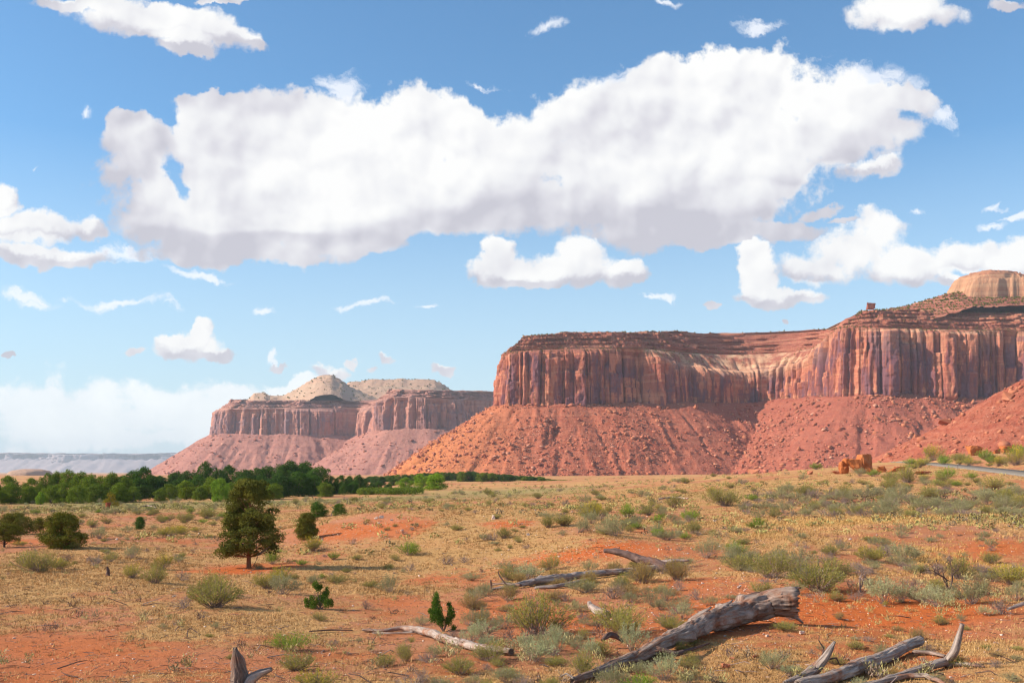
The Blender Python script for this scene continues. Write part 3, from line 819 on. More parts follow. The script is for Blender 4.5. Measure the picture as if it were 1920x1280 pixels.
def far_top(x, y):
    px = 960 + x / y * F
    d1 = np.interp(px, [462, 470, 476, 498, 505, 530, 548, 562, 575, 578, 592, 606, 622, 640, 660, 690, 720], [752, 745, 738, 737, 742, 743, 734, 726, 717, 716, 708, 704, 704, 712, 727, 739, 752])
    d2 = np.interp(px, [600, 640, 652, 700, 760, 815, 832, 850, 900], [752, 742, 718, 713, 712, 714, 723, 736, 745])
    z1 = CZ + (HZ - d1) / F * 3200 - 0.62 * (np.sqrt((y - 3200) ** 2 + 900.0) - 30.0)
    z2 = CZ + (HZ - d2) / F * 3450 - np.clip(np.abs(y - 3480) - 60, 0, 999) * 0.7
    z = np.maximum(z1, z2)
    zs = np.round(z / 9) * 9
    return 0.55 * z + 0.45 * zs + 4.5 * fbm(x / 32, y / 32, 4, 33, 0.6)
hill_mesh('dome', (-900, -130, 3060, 3640), 5.0, far_top, M_ROCKF, farm, 5.0, CZ + (HZ - 752) / F * 3150)

# ------------------------------------------------------------------ very far plateau on the horizon
DIST = stations([
 (-1100,15000,864,853,853,850,20,60,0,0),(-300,14000,864,853,853,850,20,60,0,0),(0,13500,865,852,852,849,20,60,0,0),(180,13200,865,853,852,850,20,60,0,0),(330,13400,865,852,852,849,20,60,0,0),(600,13800,865,853,852,850,20,60,0,0),(1400,14500,865,853,852,850,20,60,0,0)], 22.0)
dist = empty('plateau', (-6000, 13500, -40)); tag(dist, kind='structure')
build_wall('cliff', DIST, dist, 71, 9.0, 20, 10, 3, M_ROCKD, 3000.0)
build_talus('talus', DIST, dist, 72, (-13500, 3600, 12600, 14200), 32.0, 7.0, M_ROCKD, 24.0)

# small pale butte beyond the left trees
def butte_h(x, y):
    cx = (45 - 960) / F * 2200
    q = np.abs((x - cx) / 38) ** 3 + np.abs((y - 2230) / 60) ** 3
    return -14 + 21 * np.clip(1 - q, 0, 1) ** 0.3 + 1.2 * fbm(x / 9, y / 9, 3, 3)
bt = hill_mesh('butte', (-1180, -980, 2150, 2310), 2.5, butte_h, M_ROCKF, None, 5.0, -13)
tag(bt, kind='structure')

# ------------------------------------------------------------------ nearer debris slope entering from the right
def slope_raw(x, y):
    ax, ay, bx, by = 400.0, 620.0, 470.0, 430.0
    t = np.clip(((x - ax) * (bx - ax) + (y - ay) * (by - ay)) / ((bx - ax) ** 2 + (by - ay) ** 2), 0, 1)
    d = np.hypot(x - ax - t * (bx - ax), y - ay - t * (by - ay))
    h = 108.0 - d * 0.66 + 0.00045 * np.clip(d, 0, 240) ** 2
    an = np.arctan2(y - ay, x - ax)
    h = h + 3.2 * fbm(an * 14, d / 80, 3, 5) + 1.5 * fbm(x / 14, y / 14, 3, 6) + 1.0 * np.clip(fbm(x / 4, y / 4, 3, 8, 0.65), -0.1, 1) + 0.4 * fbm(x / 1.4, y / 1.4, 2, 9)
    return h
def slope_total(x, y):
    return slope_raw(x, y)
def build_slope():
    xs = np.arange(175, 560, 1.25); ys = np.arange(360, 760, 1.25)
    X, Y = np.meshgrid(xs, ys); Z = slope_raw(X, Y); G = ground_h(X, Y, False)
    f = grid_faces(len(ys), len(xs)); keep = Z.ravel()[f].max(1) > G.ravel()[f].min(1) - 1.5; f = f[keep]
    used, inv = np.unique(f, return_inverse=True)
    V = np.stack([X, Y, np.maximum(Z, G - 4)], -1).reshape(-1, 3)[used]
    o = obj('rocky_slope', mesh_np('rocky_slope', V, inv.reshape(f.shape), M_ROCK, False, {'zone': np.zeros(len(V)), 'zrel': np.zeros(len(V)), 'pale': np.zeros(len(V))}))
    tag(o, kind='structure')
build_slope()
for o in list(D.objects):
    if o.parent is not None and o.parent.type == 'EMPTY': o.location = -o.parent.location
# ------------------------------------------------------------------ vegetation and wood kit
def unit(v): return v / (np.linalg.norm(v, axis=-1, keepdims=True) + 1e-9)

def leaf_quads(c, d, ln, wd, rg, side=None):
    """pointed quads (4 corners) with centre c, axis d"""
    n = len(c)
    s = unit(np.cross(d, rg.normal(size=(n, 3)) if side is None else side))
    ln = np.broadcast_to(ln, (n,))[:, None]; wd = np.broadcast_to(wd, (n,))[:, None]
    V = np.stack([c - d * ln / 2, c + s * wd / 2, c + d * ln / 2, c - s * wd / 2], 1).reshape(-1, 3)
    return V, np.arange(n * 4).reshape(n, 4)

def tubes(segs, sides=3):
    """segs (n,8): p0, p1, r0, r1"""
    segs = np.asarray(segs, float); n = len(segs)
    p0, p1, r0, r1 = segs[:, :3], segs[:, 3:6], segs[:, 6], segs[:, 7]
    d = unit(p1 - p0); a = unit(np.cross(d, np.array([0.3, 0.9, 0.1]))); b = np.cross(d, a)
    an = np.arange(sides) * 2 * np.pi / sides
    ring = lambda p, r: p[:, None] + (a[:, None] * np.cos(an)[None, :, None] + b[:, None] * np.sin(an)[None, :, None]) * r[:, None, None]
    V = np.concatenate([ring(p0, r0), ring(p1, r1)], 1).reshape(-1, 3)
    k = np.arange(sides); q = np.stack([k, (k + 1) % sides, (k + 1) % sides + sides, k + sides], -1)
    f = (q[None] + (np.arange(n) * 2 * sides)[:, None, None]).reshape(-1, 4)
    return V, f

def bez(p0, p1, p2, t):
    t = np.asarray(t)[..., None]
    return (1 - t) ** 2 * p0 + 2 * t * (1 - t) * p1 + t * t * p2

def bez_segs(p0, p1, p2, r0, r1, k=4):
    t = np.linspace(0, 1, k + 1); q = bez(np.asarray(p0), np.asarray(p1), np.asarray(p2), t); r = r0 + (r1 - r0) * t
    return [list(q[i]) + list(q[i + 1]) + [r[i], r[i + 1]] for i in range(k)]

def bush_parts(seed, nst, per, h, ll, lw, spread=1.0, tmin=0.35, jit=0.05, up=0.5, wood=0.006, tipflat=0.45):
    rg = np.random.default_rng(seed)
    az = rg.uniform(0, 2 * np.pi, nst); r = np.sqrt(rg.uniform(0, 1, nst)) * spread
    lob = 1 + 0.28 * np.sin(az * 3 + rg.uniform(0, 6)) + 0.12 * np.sin(az * 5 + rg.uniform(0, 6))
    tz = h * (1 - tipflat * r ** 2) * rg.uniform(0.72, 1.05, nst) * (1 + 0.15 * np.sin(az * 2 + rg.uniform(0, 6)) * r)
    tip = np.stack([r * 0.5 * lob * np.cos(az), r * 0.5 * lob * np.sin(az), tz], -1)
    base = np.stack([rg.normal(0, 0.045, nst), rg.normal(0, 0.045, nst), np.full(nst, -0.04)], -1)
    mid = np.stack([tip[:, 0] * 0.62, tip[:, 1] * 0.62, tip[:, 2] * up], -1) + rg.normal(0, 0.02, (nst, 3))
    t = rg.uniform(tmin, 1.0, (nst, per)) ** 0.8
    c = bez(base[:, None], mid[:, None], tip[:, None], t)
    tg = unit(2 * (1 - t[..., None]) * (mid - base)[:, None] + 2 * t[..., None] * (tip - mid)[:, None])
    c = c.reshape(-1, 3) + rg.normal(0, jit, (nst * per, 3)) * np.array([1, 1, 0.8])
    c[:, 2] = np.maximum(c[:, 2], 0.02)
    d = unit(tg.reshape(-1, 3) * 1.1 + rg.normal(0, 0.55, (nst * per, 3)))
    LV, LF = leaf_quads(c, d, ll * rg.uniform(0.7, 1.4, len(c)), lw * rg.uniform(0.7, 1.3, len(c)), rg)
    segs = []
    for i in range(0, nst, 2):
        segs += bez_segs(base[i], mid[i], tip[i] * 0.94, wood, wood * 0.35, 4)
    SV, SF = tubes(segs)
    return LV, LF, SV, SF

def grow(p, d, ln, r, depth, rg, segs, kink=0.45, droop=0.0, shrink=0.66, nchild=(2, 4)):
    """branching dead wood"""
    q = np.array(p, float); dd = np.array(d, float); k = 3
    for i in range(k):
        e = q + dd * ln / k; rr = r * (1 - 0.35 * (i + 1) / k)
        segs.append(list(q) + list(e) + [r * (1 - 0.35 * i / k), rr]); q = e
        dd = unit(dd + rg.normal(0, kink * 0.5, 3) + np.array([0, 0, -droop]))
        if depth > 0 and i > 0:
            grow(q, unit(dd + rg.normal(0, kink * 1.5, 3)), ln * shrink * rg.uniform(0.6, 1), rr * 0.6, depth - 1, rg, segs, kink, droop, shrink, nchild)
    if depth > 0:
        for _ in range(rg.integers(*nchild)):
            grow(q, unit(dd + rg.normal(0, kink * 1.3, 3)), ln * shrink * rg.uniform(0.6, 1.05), r * 0.5, depth - 1, rg, segs, kink, droop, shrink, nchild)

def foliage_mat(name, c1, c2, tipc=None, tiph=(0.35, 0.6), tipa=0.6, trans=0.25, rough=0.85):
    m = D.materials.new(name); m.use_nodes = True; t = m.node_tree; t.nodes.clear()
    tcn = nd(t, 'ShaderNodeTexCoord'); oi = nd(t, 'ShaderNodeObjectInfo')
    vec = vmth(t, 'ADD', tcn.outputs['Object'], oi.outputs['Location'])
    n = noise(t, vec, 3.0, 5.0, 0.7)
    c = mixc(t, rng(t, n, 0.35, 0.65), c1, c2)
    c = mixc(t, mth(t, 'MULTIPLY', oi.outputs['Random'], 0.5), c, tuple(x * 0.65 + 0.02 for x in c1))
    if tipc:
        z = nd(t, 'ShaderNodeSeparateXYZ', {0: tcn.outputs['Object']}).outputs[2]
        f = mth(t, 'MULTIPLY', rng(t, z, tiph[0], tiph[1]), mth(t, 'MULTIPLY', rng(t, noise(t, vec, 5.0, 3.0), 0.42, 0.60), tipa))
        c = mixc(t, f, c, tipc)
    a = nd(t, 'ShaderNodeBsdfDiffuse', {0: c, 1: 0.5}); b = nd(t, 'ShaderNodeBsdfTranslucent', {0: c})
    mx = nd(t, 'ShaderNodeMixShader', {0: trans, 1: a.outputs[0], 2: b.outputs[0]})
    nd(t, 'ShaderNodeOutputMaterial', {0: mx.outputs[0]})
    return m

def wood_mat(name, c1, c2, c3, scale=1.0):
    m, t, b = mat_new(name, 0.9, 0.1)
    al = attr(t, 'along'); ar = attr(t, 'around')
    pos = nd(t, 'ShaderNodeTexCoord').outputs['Object']
    v = nd(t, 'ShaderNodeCombineXYZ', {0: mth(t, 'MULTIPLY', al, 0.9 * scale), 1: mth(t, 'MULTIPLY', ar, 9.0), 2: 0.0}).outputs[0]
    g = noise(t, v, 1.6, 7.0, 0.72, dist=0.5)
    n = noise(t, pos, 2.2, 6.0, 0.6)
    c = mixc(t, rng(t, g, 0.38, 0.62), c1, c2)
    c = mixc(t, rng(t, n, 0.48, 0.66, 0, 0.8), c, c3)
    c = mixc(t, rng(t, g, 0.40, 0.30, 0, 0.75), c, tuple(x * 0.25 for x in c1))
    t.links.new(c, b.inputs['Base Color'])
    bump(t, b, mth(t, 'ADD', g, mth(t, 'MULTIPLY', n, 0.3)), 1.0, 0.05)
    return m

def simple_mat(name, c1, c2, sc=3.0, rough=0.9, bmp=0.4, bd=0.05, gen=False):
    m, t, b = mat_new(name, rough, 0.1)
    pos = nd(t, 'ShaderNodeTexCoord').outputs['Object']
    n = noise(t, pos, sc, 6.0, 0.65)
    oi = nd(t, 'ShaderNodeObjectInfo')
    c = mixc(t, rng(t, n, 0.35, 0.65), c1, c2)
    c = mixc(t, mth(t, 'MULTIPLY', oi.outputs['Random'], 0.35), c, tuple(x * 0.7 for x in c1))
    t.links.new(c, b.inputs['Base Color']); bump(t, b, n, bmp, bd)
    return m

MF = {
 'rabbit': foliage_mat('rabbitbrush_leaf', (0.27, 0.25, 0.062), (0.48, 0.42, 0.12), (0.62, 0.47, 0.07), (0.30, 0.62), 0.35),
 'yellow': foliage_mat('flowering_leaf', (0.30, 0.27, 0.06), (0.42, 0.36, 0.09), (0.78, 0.58, 0.04), (0.22, 0.55), 0.9),
 'sage': foliage_mat('sage_leaf', (0.29, 0.27, 0.125), (0.48, 0.45, 0.235)),
 'pale': foliage_mat('pale_sage_leaf', (0.36, 0.36, 0.18), (0.60, 0.60, 0.33)),
 'green': foliage_mat('green_leaf', (0.19, 0.27, 0.035), (0.37, 0.46, 0.07), (0.52, 0.56, 0.08), (0.3, 0.6), 0.5),
 'ochre': foliage_mat('ochre_leaf', (0.34, 0.24, 0.08), (0.55, 0.38, 0.14)),
 'juniper': foliage_mat('juniper_leaf', (0.10, 0.115, 0.018), (0.27, 0.235, 0.036), trans=0.12),
 'young': foliage_mat('young_juniper_leaf', (0.055, 0.130, 0.018), (0.16, 0.25, 0.035), trans=0.15),
 'cotton': foliage_mat('cottonwood_leaf', (0.130, 0.190, 0.020), (0.27, 0.34, 0.035)),
 'cotdark': foliage_mat('dark_cottonwood_leaf', (0.048, 0.112, 0.018), (0.115, 0.200, 0.030)),
 'lime': foliage_mat('lime_cottonwood_leaf', (0.20, 0.34, 0.025), (0.36, 0.50, 0.04)),
 'gold': foliage_mat('golden_leaf', (0.20, 0.17, 0.02), (0.42, 0.30, 0.03)),
}
M_TWIG = simple_mat('grey_twig', (0.24, 0.165, 0.14), (0.38, 0.28, 0.23), 8.0)
M_DARKTWIG = simple_mat('dark_twig', (0.085, 0.05, 0.042), (0.17, 0.11, 0.09), 8.0)
M_BARK = simple_mat('red_bark', (0.20, 0.075, 0.035), (0.36, 0.15, 0.07), 6.0)
M_GBARK = simple_mat('grey_bark', (0.14, 0.10, 0.075), (0.30, 0.23, 0.18), 2.0)
M_LOG = wood_mat('weathered_wood', (0.22, 0.16, 0.135), (0.50, 0.41, 0.355), (0.30, 0.12, 0.06))
M_LOGR = wood_mat('red_stained_wood', (0.16, 0.105, 0.082), (0.43, 0.325, 0.27), (0.26, 0.095, 0.045))
M_LOGD = wood_mat('dark_wood', (0.09, 0.055, 0.05), (0.20, 0.13, 0.11), (0.16, 0.07, 0.04))
M_BOULD = simple_mat('orange_sandstone_block', (0.36, 0.105, 0.034), (0.56, 0.200, 0.072), 0.8, 0.9, 0.7, 0.25)
M_BOULR = simple_mat('red_sandstone_block', (0.36, 0.115, 0.058), (0.56, 0.24, 0.14), 0.25, 0.9, 0.7, 0.4)
M_PALER = simple_mat('pale_stone', (0.55, 0.38, 0.29), (0.78, 0.64, 0.54), 3.0, 0.9, 0.4, 0.05)

def merge_parts(parts):
    """[(V, F quads, matindex)] -> V, F, idx"""
    V, Fs, M, o = [], [], [], 0
    for v, f, m in parts:
        V.append(v); Fs.append(f + o); M.append(np.full(len(f), m)); o += len(v)
    return np.concatenate(V), np.concatenate(Fs), np.concatenate(M)

# prototype bushes of unit width: kind -> list of (leaf mesh, branch mesh, combined mesh)
PROTO = {}
def make_protos():
    spec = {  # nst, per, h, ll, lw, jit, up, tmin, flat
     'rabbit': dict(nst=150, per=17, h=0.66, ll=0.062, lw=0.010, jit=0.020, up=0.5, tmin=0.30),
     'yellow': dict(nst=130, per=18, h=0.72, ll=0.055, lw=0.012, jit=0.022, up=0.55, tmin=0.30),
     'sage': dict(nst=72, per=34, h=0.72, ll=0.040, lw=0.013, jit=0.026, up=0.55, tmin=0.40),
     'pale': dict(nst=60, per=40, h=0.85, ll=0.045, lw=0.014, jit=0.024, up=0.6, tmin=0.38),
     'green': dict(nst=90, per=26, h=0.62, ll=0.050, lw=0.014, jit=0.026, up=0.5, tmin=0.30),
     'ochre': dict(nst=150, per=16, h=0.68, ll=0.075, lw=0.009, jit=0.018, up=0.55, tmin=0.25),
    }
    for k, s in spec.items():
        PROTO[k] = []
        for v in range(5):
            s2 = dict(s); s2['h'] = s['h'] * (0.85 + 0.09 * v)
            sd0 = 100 + v * 7 + len(k) * 31
            if v in (0, 3): LV, LF, SV, SF = bush_parts(sd0, **s2)
            else:                      # lopsided plants grown together from unequal clumps
                rq = np.random.default_rng(sd0); L_, S_ = [], []
                for q in range(2 + v % 2):
                    s3 = dict(s2); fr = (0.86, 0.64, 0.48)[q]; s3['nst'] = int(s2['nst'] * fr * 0.95)
                    a_ = bush_parts(sd0 + 50 + q, **s3); of = np.array([(-0.17, 0.2, 0.02)[q] + rq.normal(0, .04), rq.normal(0, .1), 0])
                    lv = a_[0] * np.array([fr, fr, fr + 0.12 * rq.uniform(-1, 1)]); sv = a_[2] * fr
                    L_.append((lv + of * np.clip(lv[:, 2:] / 0.2, 0, 1), a_[1], 0)); S_.append((sv + of * np.clip(sv[:, 2:] / 0.2, 0, 1), a_[3], 0))
                LV, LF, _ = merge_parts(L_); SV, SF, _ = merge_parts(S_)
            lm = mesh_np('foliage', LV, LF, MF[k]); bm_ = mesh_np('branches', SV, SF, M_TWIG)
            V, Fc, M = merge_parts([(LV, LF, 0), (SV, SF, 1)])
            cm = mesh_np(k + '_bush', V, Fc, mats=[MF[k], M_TWIG], fmat=M)
            PROTO[k].append((lm, bm_, cm))
    for k, (mat, kink, n0, dep) in {'dead': (M_TWIG, 0.42, 13, 3), 'thorn': (M_DARKTWIG, 0.55, 6, 2)}.items():
        PROTO[k] = []
        for v in range(5):
            rg = np.random.default_rng(900 + v + len(k)); segs = []
            for i in range(n0):
                a = rg.uniform(0, 6.28); s_ = rg.uniform(0.25, 0.95)
                grow([rg.normal(0, .03), rg.normal(0, .03), -0.03], unit(np.array([math.cos(a) * s_, math.sin(a) * s_, 0.75])), rg.uniform(0.19, 0.30), 0.011 if k == 'dead' else 0.016, dep, rg, segs, kink, 0.0, 0.62)
            V, f = tubes(segs)
            PROTO[k].append((None, None, mesh_np(k + '_bush', V, f, mat)))
make_protos()

KINDS = {'rabbit': ('rabbitbrush', 'shrub'), 'yellow': ('flowering_rabbitbrush', 'shrub'), 'sage': ('sagebrush', 'shrub'), 'pale': ('pale_sagebrush', 'shrub'),
         'green': ('green_shrub', 'shrub'), 'ochre': ('broom_shrub', 'shrub'), 'dead': ('dead_shrub', 'dead shrub'), 'thorn': ('charred_shrub', 'dead shrub')}
SHRUBS = []
def shrub(kind, px, py, wpx, label, group=None, hs=1.0, split=None):
    """bush of wpx photo pixels in width whose foot shows at (px, py)"""
    p = on_ground(px, py); wd = wpx * 1.18 * p[1] / F
    p[2] = gz(p[0], p[1]) - 0.02
    rnd = random.Random(int(px * 31 + py * 7))
    v = PROTO[kind][rnd.randrange(5)]; rz = rnd.uniform(0, 6.28)
    name, cat = KINDS[kind]
    if split is None: split = p[1] < 62 and wpx > 26
    if split and v[0] is not None:
        o = empty(name, p, rz)
        obj('foliage', v[0], o); obj('branches', v[1], o)
    else:
        o = obj(name, v[2], None, p); o.rotation_euler = (0, 0, rz)
    o.scale = (wd, wd, wd * hs)
    tag(o, label, cat, group)
    SHRUBS.append((p[0], p[1], wd * 0.5))
    return o
# ------------------------------------------------------------------ trees
def crown_mesh(name, seed, env, nclump, nleaf, csize, lsize, mat, squash=0.8, depthf=0.9, limbs=None, trunk=None, shell=0.55, solid=0.0):
    """env(h01)-> (xmin, xmax) in units; height 1; leaves gathered in clumps on limbs"""
    rg = np.random.default_rng(seed); C = []
    tries = 0
    while len(C) < nclump and tries < 20000:
        tries += 1
        h = rg.uniform(0, 1); a, b = env(h)
        if b <= a: continue
        x = rg.uniform(-0.9, 0.9); y = rg.uniform(-0.9, 0.9)
        if x * x + y * y > 1: continue
        if solid < rg.uniform() and x * x + y * y < shell * shell and rg.uniform() < 0.6: continue
        cx = (a + b) / 2 + x * (b - a) / 2; cy = y * (b - a) / 2 * depthf
        q = np.array([cx, cy, h])
        if C and min(np.linalg.norm(q - c) for c in C) < csize * 0.55: continue
        C.append(q)
    C = np.array(C)
    rr = csize * rg.uniform(0.5, 1.4, len(C))
    per = np.maximum(8, (nleaf * rr ** 2 / (rr ** 2).sum()).astype(int))
    idx = np.repeat(np.arange(len(C)), per)
    d = unit(rg.normal(size=(len(idx), 3))); d[:, 2] = np.abs(d[:, 2]) * np.where(rg.uniform(size=len(idx)) < 0.72, 1, -1); d = unit(d)
    rad = rr[idx] * (0.62 + 0.42 * rg.uniform(size=len(idx)) ** 0.6) * (1 + 0.22 * np.sin(d[:, 0] * 9 + idx) * np.sin(d[:, 1] * 8 + idx * 2))
    c = C[idx] + d * rad[:, None] * np.array([1, 1, squash])
    nrm = unit(d + rg.normal(0, 0.45, d.shape)); ax = unit(np.cross(nrm, rg.normal(size=d.shape)))
    V, f = leaf_quads(c, ax, lsize * rg.uniform(0.7, 1.4, len(c)), lsize * 0.62 * rg.uniform(0.7, 1.4, len(c)), rg, side=nrm)
    return mesh_np(name, V, f, mat), C, rr

def limb_mesh(name, trunk_pts, trunk_r, targets, mat, r_l=0.02, every=1, sides=6):
    segs = []
    T = np.array(trunk_pts, float)
    for i in range(len(T) - 1): segs.append(list(T[i]) + list(T[i + 1]) + [trunk_r[i], trunk_r[i + 1]])
    for c in targets[::every]:
        # leave the trunk below the clump
        zs = max(T[0][2] + 0.15 * (T[-1][2] - T[0][2]), c[2] - 0.30 * np.hypot(c[0], c[1]) - 0.14)
        zs = min(zs, T[-1][2])
        p = np.array([np.interp(zs, T[:, 2], T[:, k]) for k in range(3)]); p[2] = zs
        mid = (p + c) / 2 + np.array([0, 0, -0.02]); mid[:2] = p[:2] + (c[:2] - p[:2]) * 0.6
        segs += bez_segs(p, mid, p + (c - p) * 0.92, r_l, r_l * 0.25, 4)
    V, f = tubes(segs, sides)
    return mesh_np(name, V, f, mat, True)

# --- the lone juniper, shape read from the photo (pixels from the foot, 165 px tall)
def env_lone(h):
    hp = 30 + h * 135
    a = np.interp(hp, [30, 40, 52, 70, 85, 105, 122, 140, 155, 165], [-62, -70, -64, -52, -50, -52, -48, -38, -28, -14])
    b = np.interp(hp, [30, 40, 52, 70, 88, 100, 112, 128, 145, 158, 165], [36, 58, 66, 67, 69, 58, 48, 43, 38, 32, 22])
    return (a * 0.9 / 165, b * 0.9 / 165)
def lone_juniper():
    p = on_ground(467, 1065); H = 165 * p[1] / F
    p[2] = gz(p[0], p[1]) - 0.05
    t = empty('juniper_tree', p)
    tag(t, 'tall dark green juniper standing alone with bare reddish trunk', 'juniper tree')
    cm, C, rr = crown_mesh('crown', 5, env_lone, 130, 38000, 0.074, 0.021, MF['juniper'], 0.85, 0.85, solid=0.15)
    # crown unit: height 0..1 is 30..165 px
    def cv(c): return np.array([c[0], c[1], (30 + c[2] * 135) / 165])
    co = np.empty(len(cm.vertices) * 3); cm.vertices.foreach_get('co', co); co = co.reshape(-1, 3); co[:, 2] = (30 + co[:, 2] * 135) / 165
    cm.vertices.foreach_set('co', co.ravel()); cm.update()
    cr_ = obj('crown', cm, t); cr_.scale = (H, H, H)
    tr = [(0, 0, 0), (-0.004, 0, 0.10), (0.002, 0, 0.24), (0.0, 0.01, 0.45), (0.01, 0.0, 0.7), (0.03, 0, 0.92)]
    trr = [0.033, 0.027, 0.024, 0.018, 0.010, 0.004]
    tm = limb_mesh('trunk', tr, trr, np.array([cv(c) for c in C]), M_BARK, 0.007, 2)
    o = obj('trunk', tm, t); o.scale = (H, H, H)
    # drooping left limb and the pale one on the right
    segs = bez_segs((-0.01, 0, 0.26), (-0.16, -0.02, 0.33), (-0.19, -0.03, 0.20), 0.016, 0.013, 5) + bez_segs((-0.19, -0.03, 0.20), (-0.21, -0.03, 0.14), (-0.255, -0.03, 0.155), 0.013, 0.009, 4)
    V, f = tubes(segs, 6); q = obj('limb', mesh_np('limb', V, f, M_DARKTWIG, True), t); q.scale = (H, H, H)
    segs = bez_segs((0.09, 0, 0.16), (0.15, 0, 0.19), (0.23, 0, 0.26), 0.012, 0.010, 4) + bez_segs((0.03, 0, 0.02), (0.07, 0, 0.06), (0.10, 0, 0.15), 0.004, 0.003, 4) + bez_segs((0.10, 0, 0.16), (0.08, 0, 0.22), (0.085, 0, 0.27), 0.011, 0.008, 3)
    V, f = tubes(segs, 6); q = obj('limb', mesh_np('limb', V, f, M_GBARK, True), t); q.scale = (H, H, H)
lone_juniper()

def round_tree(px, py, wpx, hpx, label, mat='juniper', seed=1, trunk_frac=0.08, nclump=60, nleaf=9000, cs=0.13, ls=0.030, name='juniper_tree', cat='juniper tree', group=None, top=0.5, bark=None, solid=0.6, lean=0.0):
    p = on_ground(px, py); H = hpx * p[1] / F; W = wpx / hpx
    p[2] = gz(p[0], p[1]) - 0.05
    def env(h):
        r = W / 2 * (1 - abs(2 * (h - 0.42) / (1.16 if h > 0.42 else 1.9)) ** 2.0) ** 0.5 if abs(2 * (h - 0.42) / (1.16 if h > 0.42 else 1.9)) < 1 else 0
        r = max(0, r * (1 + 0.13 * math.sin(h * 10 + seed)) - cs * 0.5); off = lean * h
        return (off - r, off + r)
    t = empty(name, p); tag(t, label, cat, group)
    cm, C, rr = crown_mesh('crown', seed, env, nclump, nleaf, cs, ls, MF[mat], 0.9, 0.9, solid=solid)
    z0 = trunk_frac
    sc = 1 - z0
    cr_ = obj('crown', cm, t); cr_.scale = (H, H, H * sc); cr_.location = (0, 0, H * z0)
    T = [(0, 0, 0), (lean * 0.1, 0, z0 + 0.05), (lean * 0.3, 0, 0.4), (lean * 0.6, 0, 0.75)]
    tm = limb_mesh('trunk', T, [0.045, 0.035, 0.02, 0.008], np.array([[c[0], c[1], z0 + c[2] * sc] for c in C]), bark or M_BARK, 0.010, 2)
    o = obj('trunk', tm, t); o.scale = (H, H, H)
    return t
round_tree(118, 1027, 84, 64, 'broad dome-shaped dark juniper with foliage down to the ground', seed=11, trunk_frac=0.0, nclump=260, nleaf=32000, cs=0.10, ls=0.030)
round_tree(575, 1010, 46, 48, 'egg-shaped dark juniper at the foot of the stony red bank', seed=12, trunk_frac=0.06, nclump=200, nleaf=24000, cs=0.11, ls=0.032)
round_tree(8, 1026, 66, 46, 'juniper with forked bare trunk at the left edge of the photo', seed=13, trunk_frac=0.28, nclump=110, nleaf=14000, cs=0.13, ls=0.036, bark=M_DARKTWIG)
round_tree(28, 1001, 82, 40, 'wide dark juniper just behind the fork-trunked juniper', seed=14, trunk_frac=0.02, nclump=180, nleaf=20000, cs=0.15, ls=0.038)
round_tree(74, 996, 34, 26, 'small olive-brown juniper between two dark junipers on the left', seed=15, trunk_frac=0.14, nclump=80, nleaf=8000, cs=0.16, ls=0.045)
round_tree(262, 992, 20, 23, 'little round green juniper alone on the left flat', 'young', seed=16, nclump=80, nleaf=7000, cs=0.16, ls=0.05)
round_tree(597, 969, 34, 28, 'rounded olive juniper left of the bare dead tree', 'young', seed=17, nclump=90, nleaf=8000, cs=0.16, ls=0.05, trunk_frac=0.03)
round_tree(636, 966, 30, 21, 'low spreading juniper right of the bare dead tree', 'young', seed=18, nclump=90, nleaf=8000, cs=0.18, ls=0.05, trunk_frac=0.03)
def env_tree(px, py, wpx, hpx, pts, label, seed):
    """young juniper with several spires; pts: (dx px, h px, r px)"""
    p = on_ground(px, py); k = p[1] / F; p[2] = gz(p[0], p[1]) - 0.03
    t = empty('juniper_sapling', p); tag(t, label, 'young juniper')
    rg = np.random.default_rng(seed); Vs, Fs, o = [], [], 0; segs = []
    for dx, h, r in pts:
        n = int(230 * (r / 6) ** 2); d = unit(rg.normal(size=(n, 3)))
        c = np.array([dx, rg.uniform(-r, r), h]) + d * (r * rg.uniform(0.35, 1.1, n))[:, None] * np.array([0.85, 0.85, 1.15])
        ax = unit(d * 0.6 + np.array([0, 0, 0.8]) + rg.normal(0, 0.4, (n, 3)))
        V, f = leaf_quads(c * k, ax, 3.0 * k, 1.3 * k, rg); Vs.append(V); Fs.append(f + o); o += len(V)
        segs += bez_segs((0, 0, 0), (dx * 0.3 * k, 0, h * 0.4 * k), (dx * k, 0, h * k), 0.9 * k, 0.25 * k, 4)
    obj('crown', mesh_np('crown', np.concatenate(Vs), np.concatenate(Fs), MF['young']), t)
    V, f = tubes(segs, 5); obj('trunk', mesh_np('trunk', V, f, M_GBARK), t)
env_tree(832, 1184, 60, 84, [(-14, 70, 6), (-14, 60, 9), (-15, 50, 11), (-12, 40, 12), (-10, 30, 12), (-4, 24, 10), (10, 52, 6), (13, 42, 8), (14, 32, 9), (8, 22, 9), (-24, 40, 7), (-20, 28, 8), (18, 8, 6)], 'bright green young juniper with two spires above the sinuous grey log', 3)
env_tree(600, 1142, 58, 54, [(-8, 48, 7), (-4, 40, 7), (2, 44, 5), (12, 30, 7), (14, 40, 4), (6, 24, 9), (-2, 16, 10), (-12, 10, 9), (-24, 10, 8), (-26, 18, 5), (14, 14, 9), (20, 12, 7), (-16, 20, 6)], 'ragged young green juniper on the grassy flat left of centre', 4)

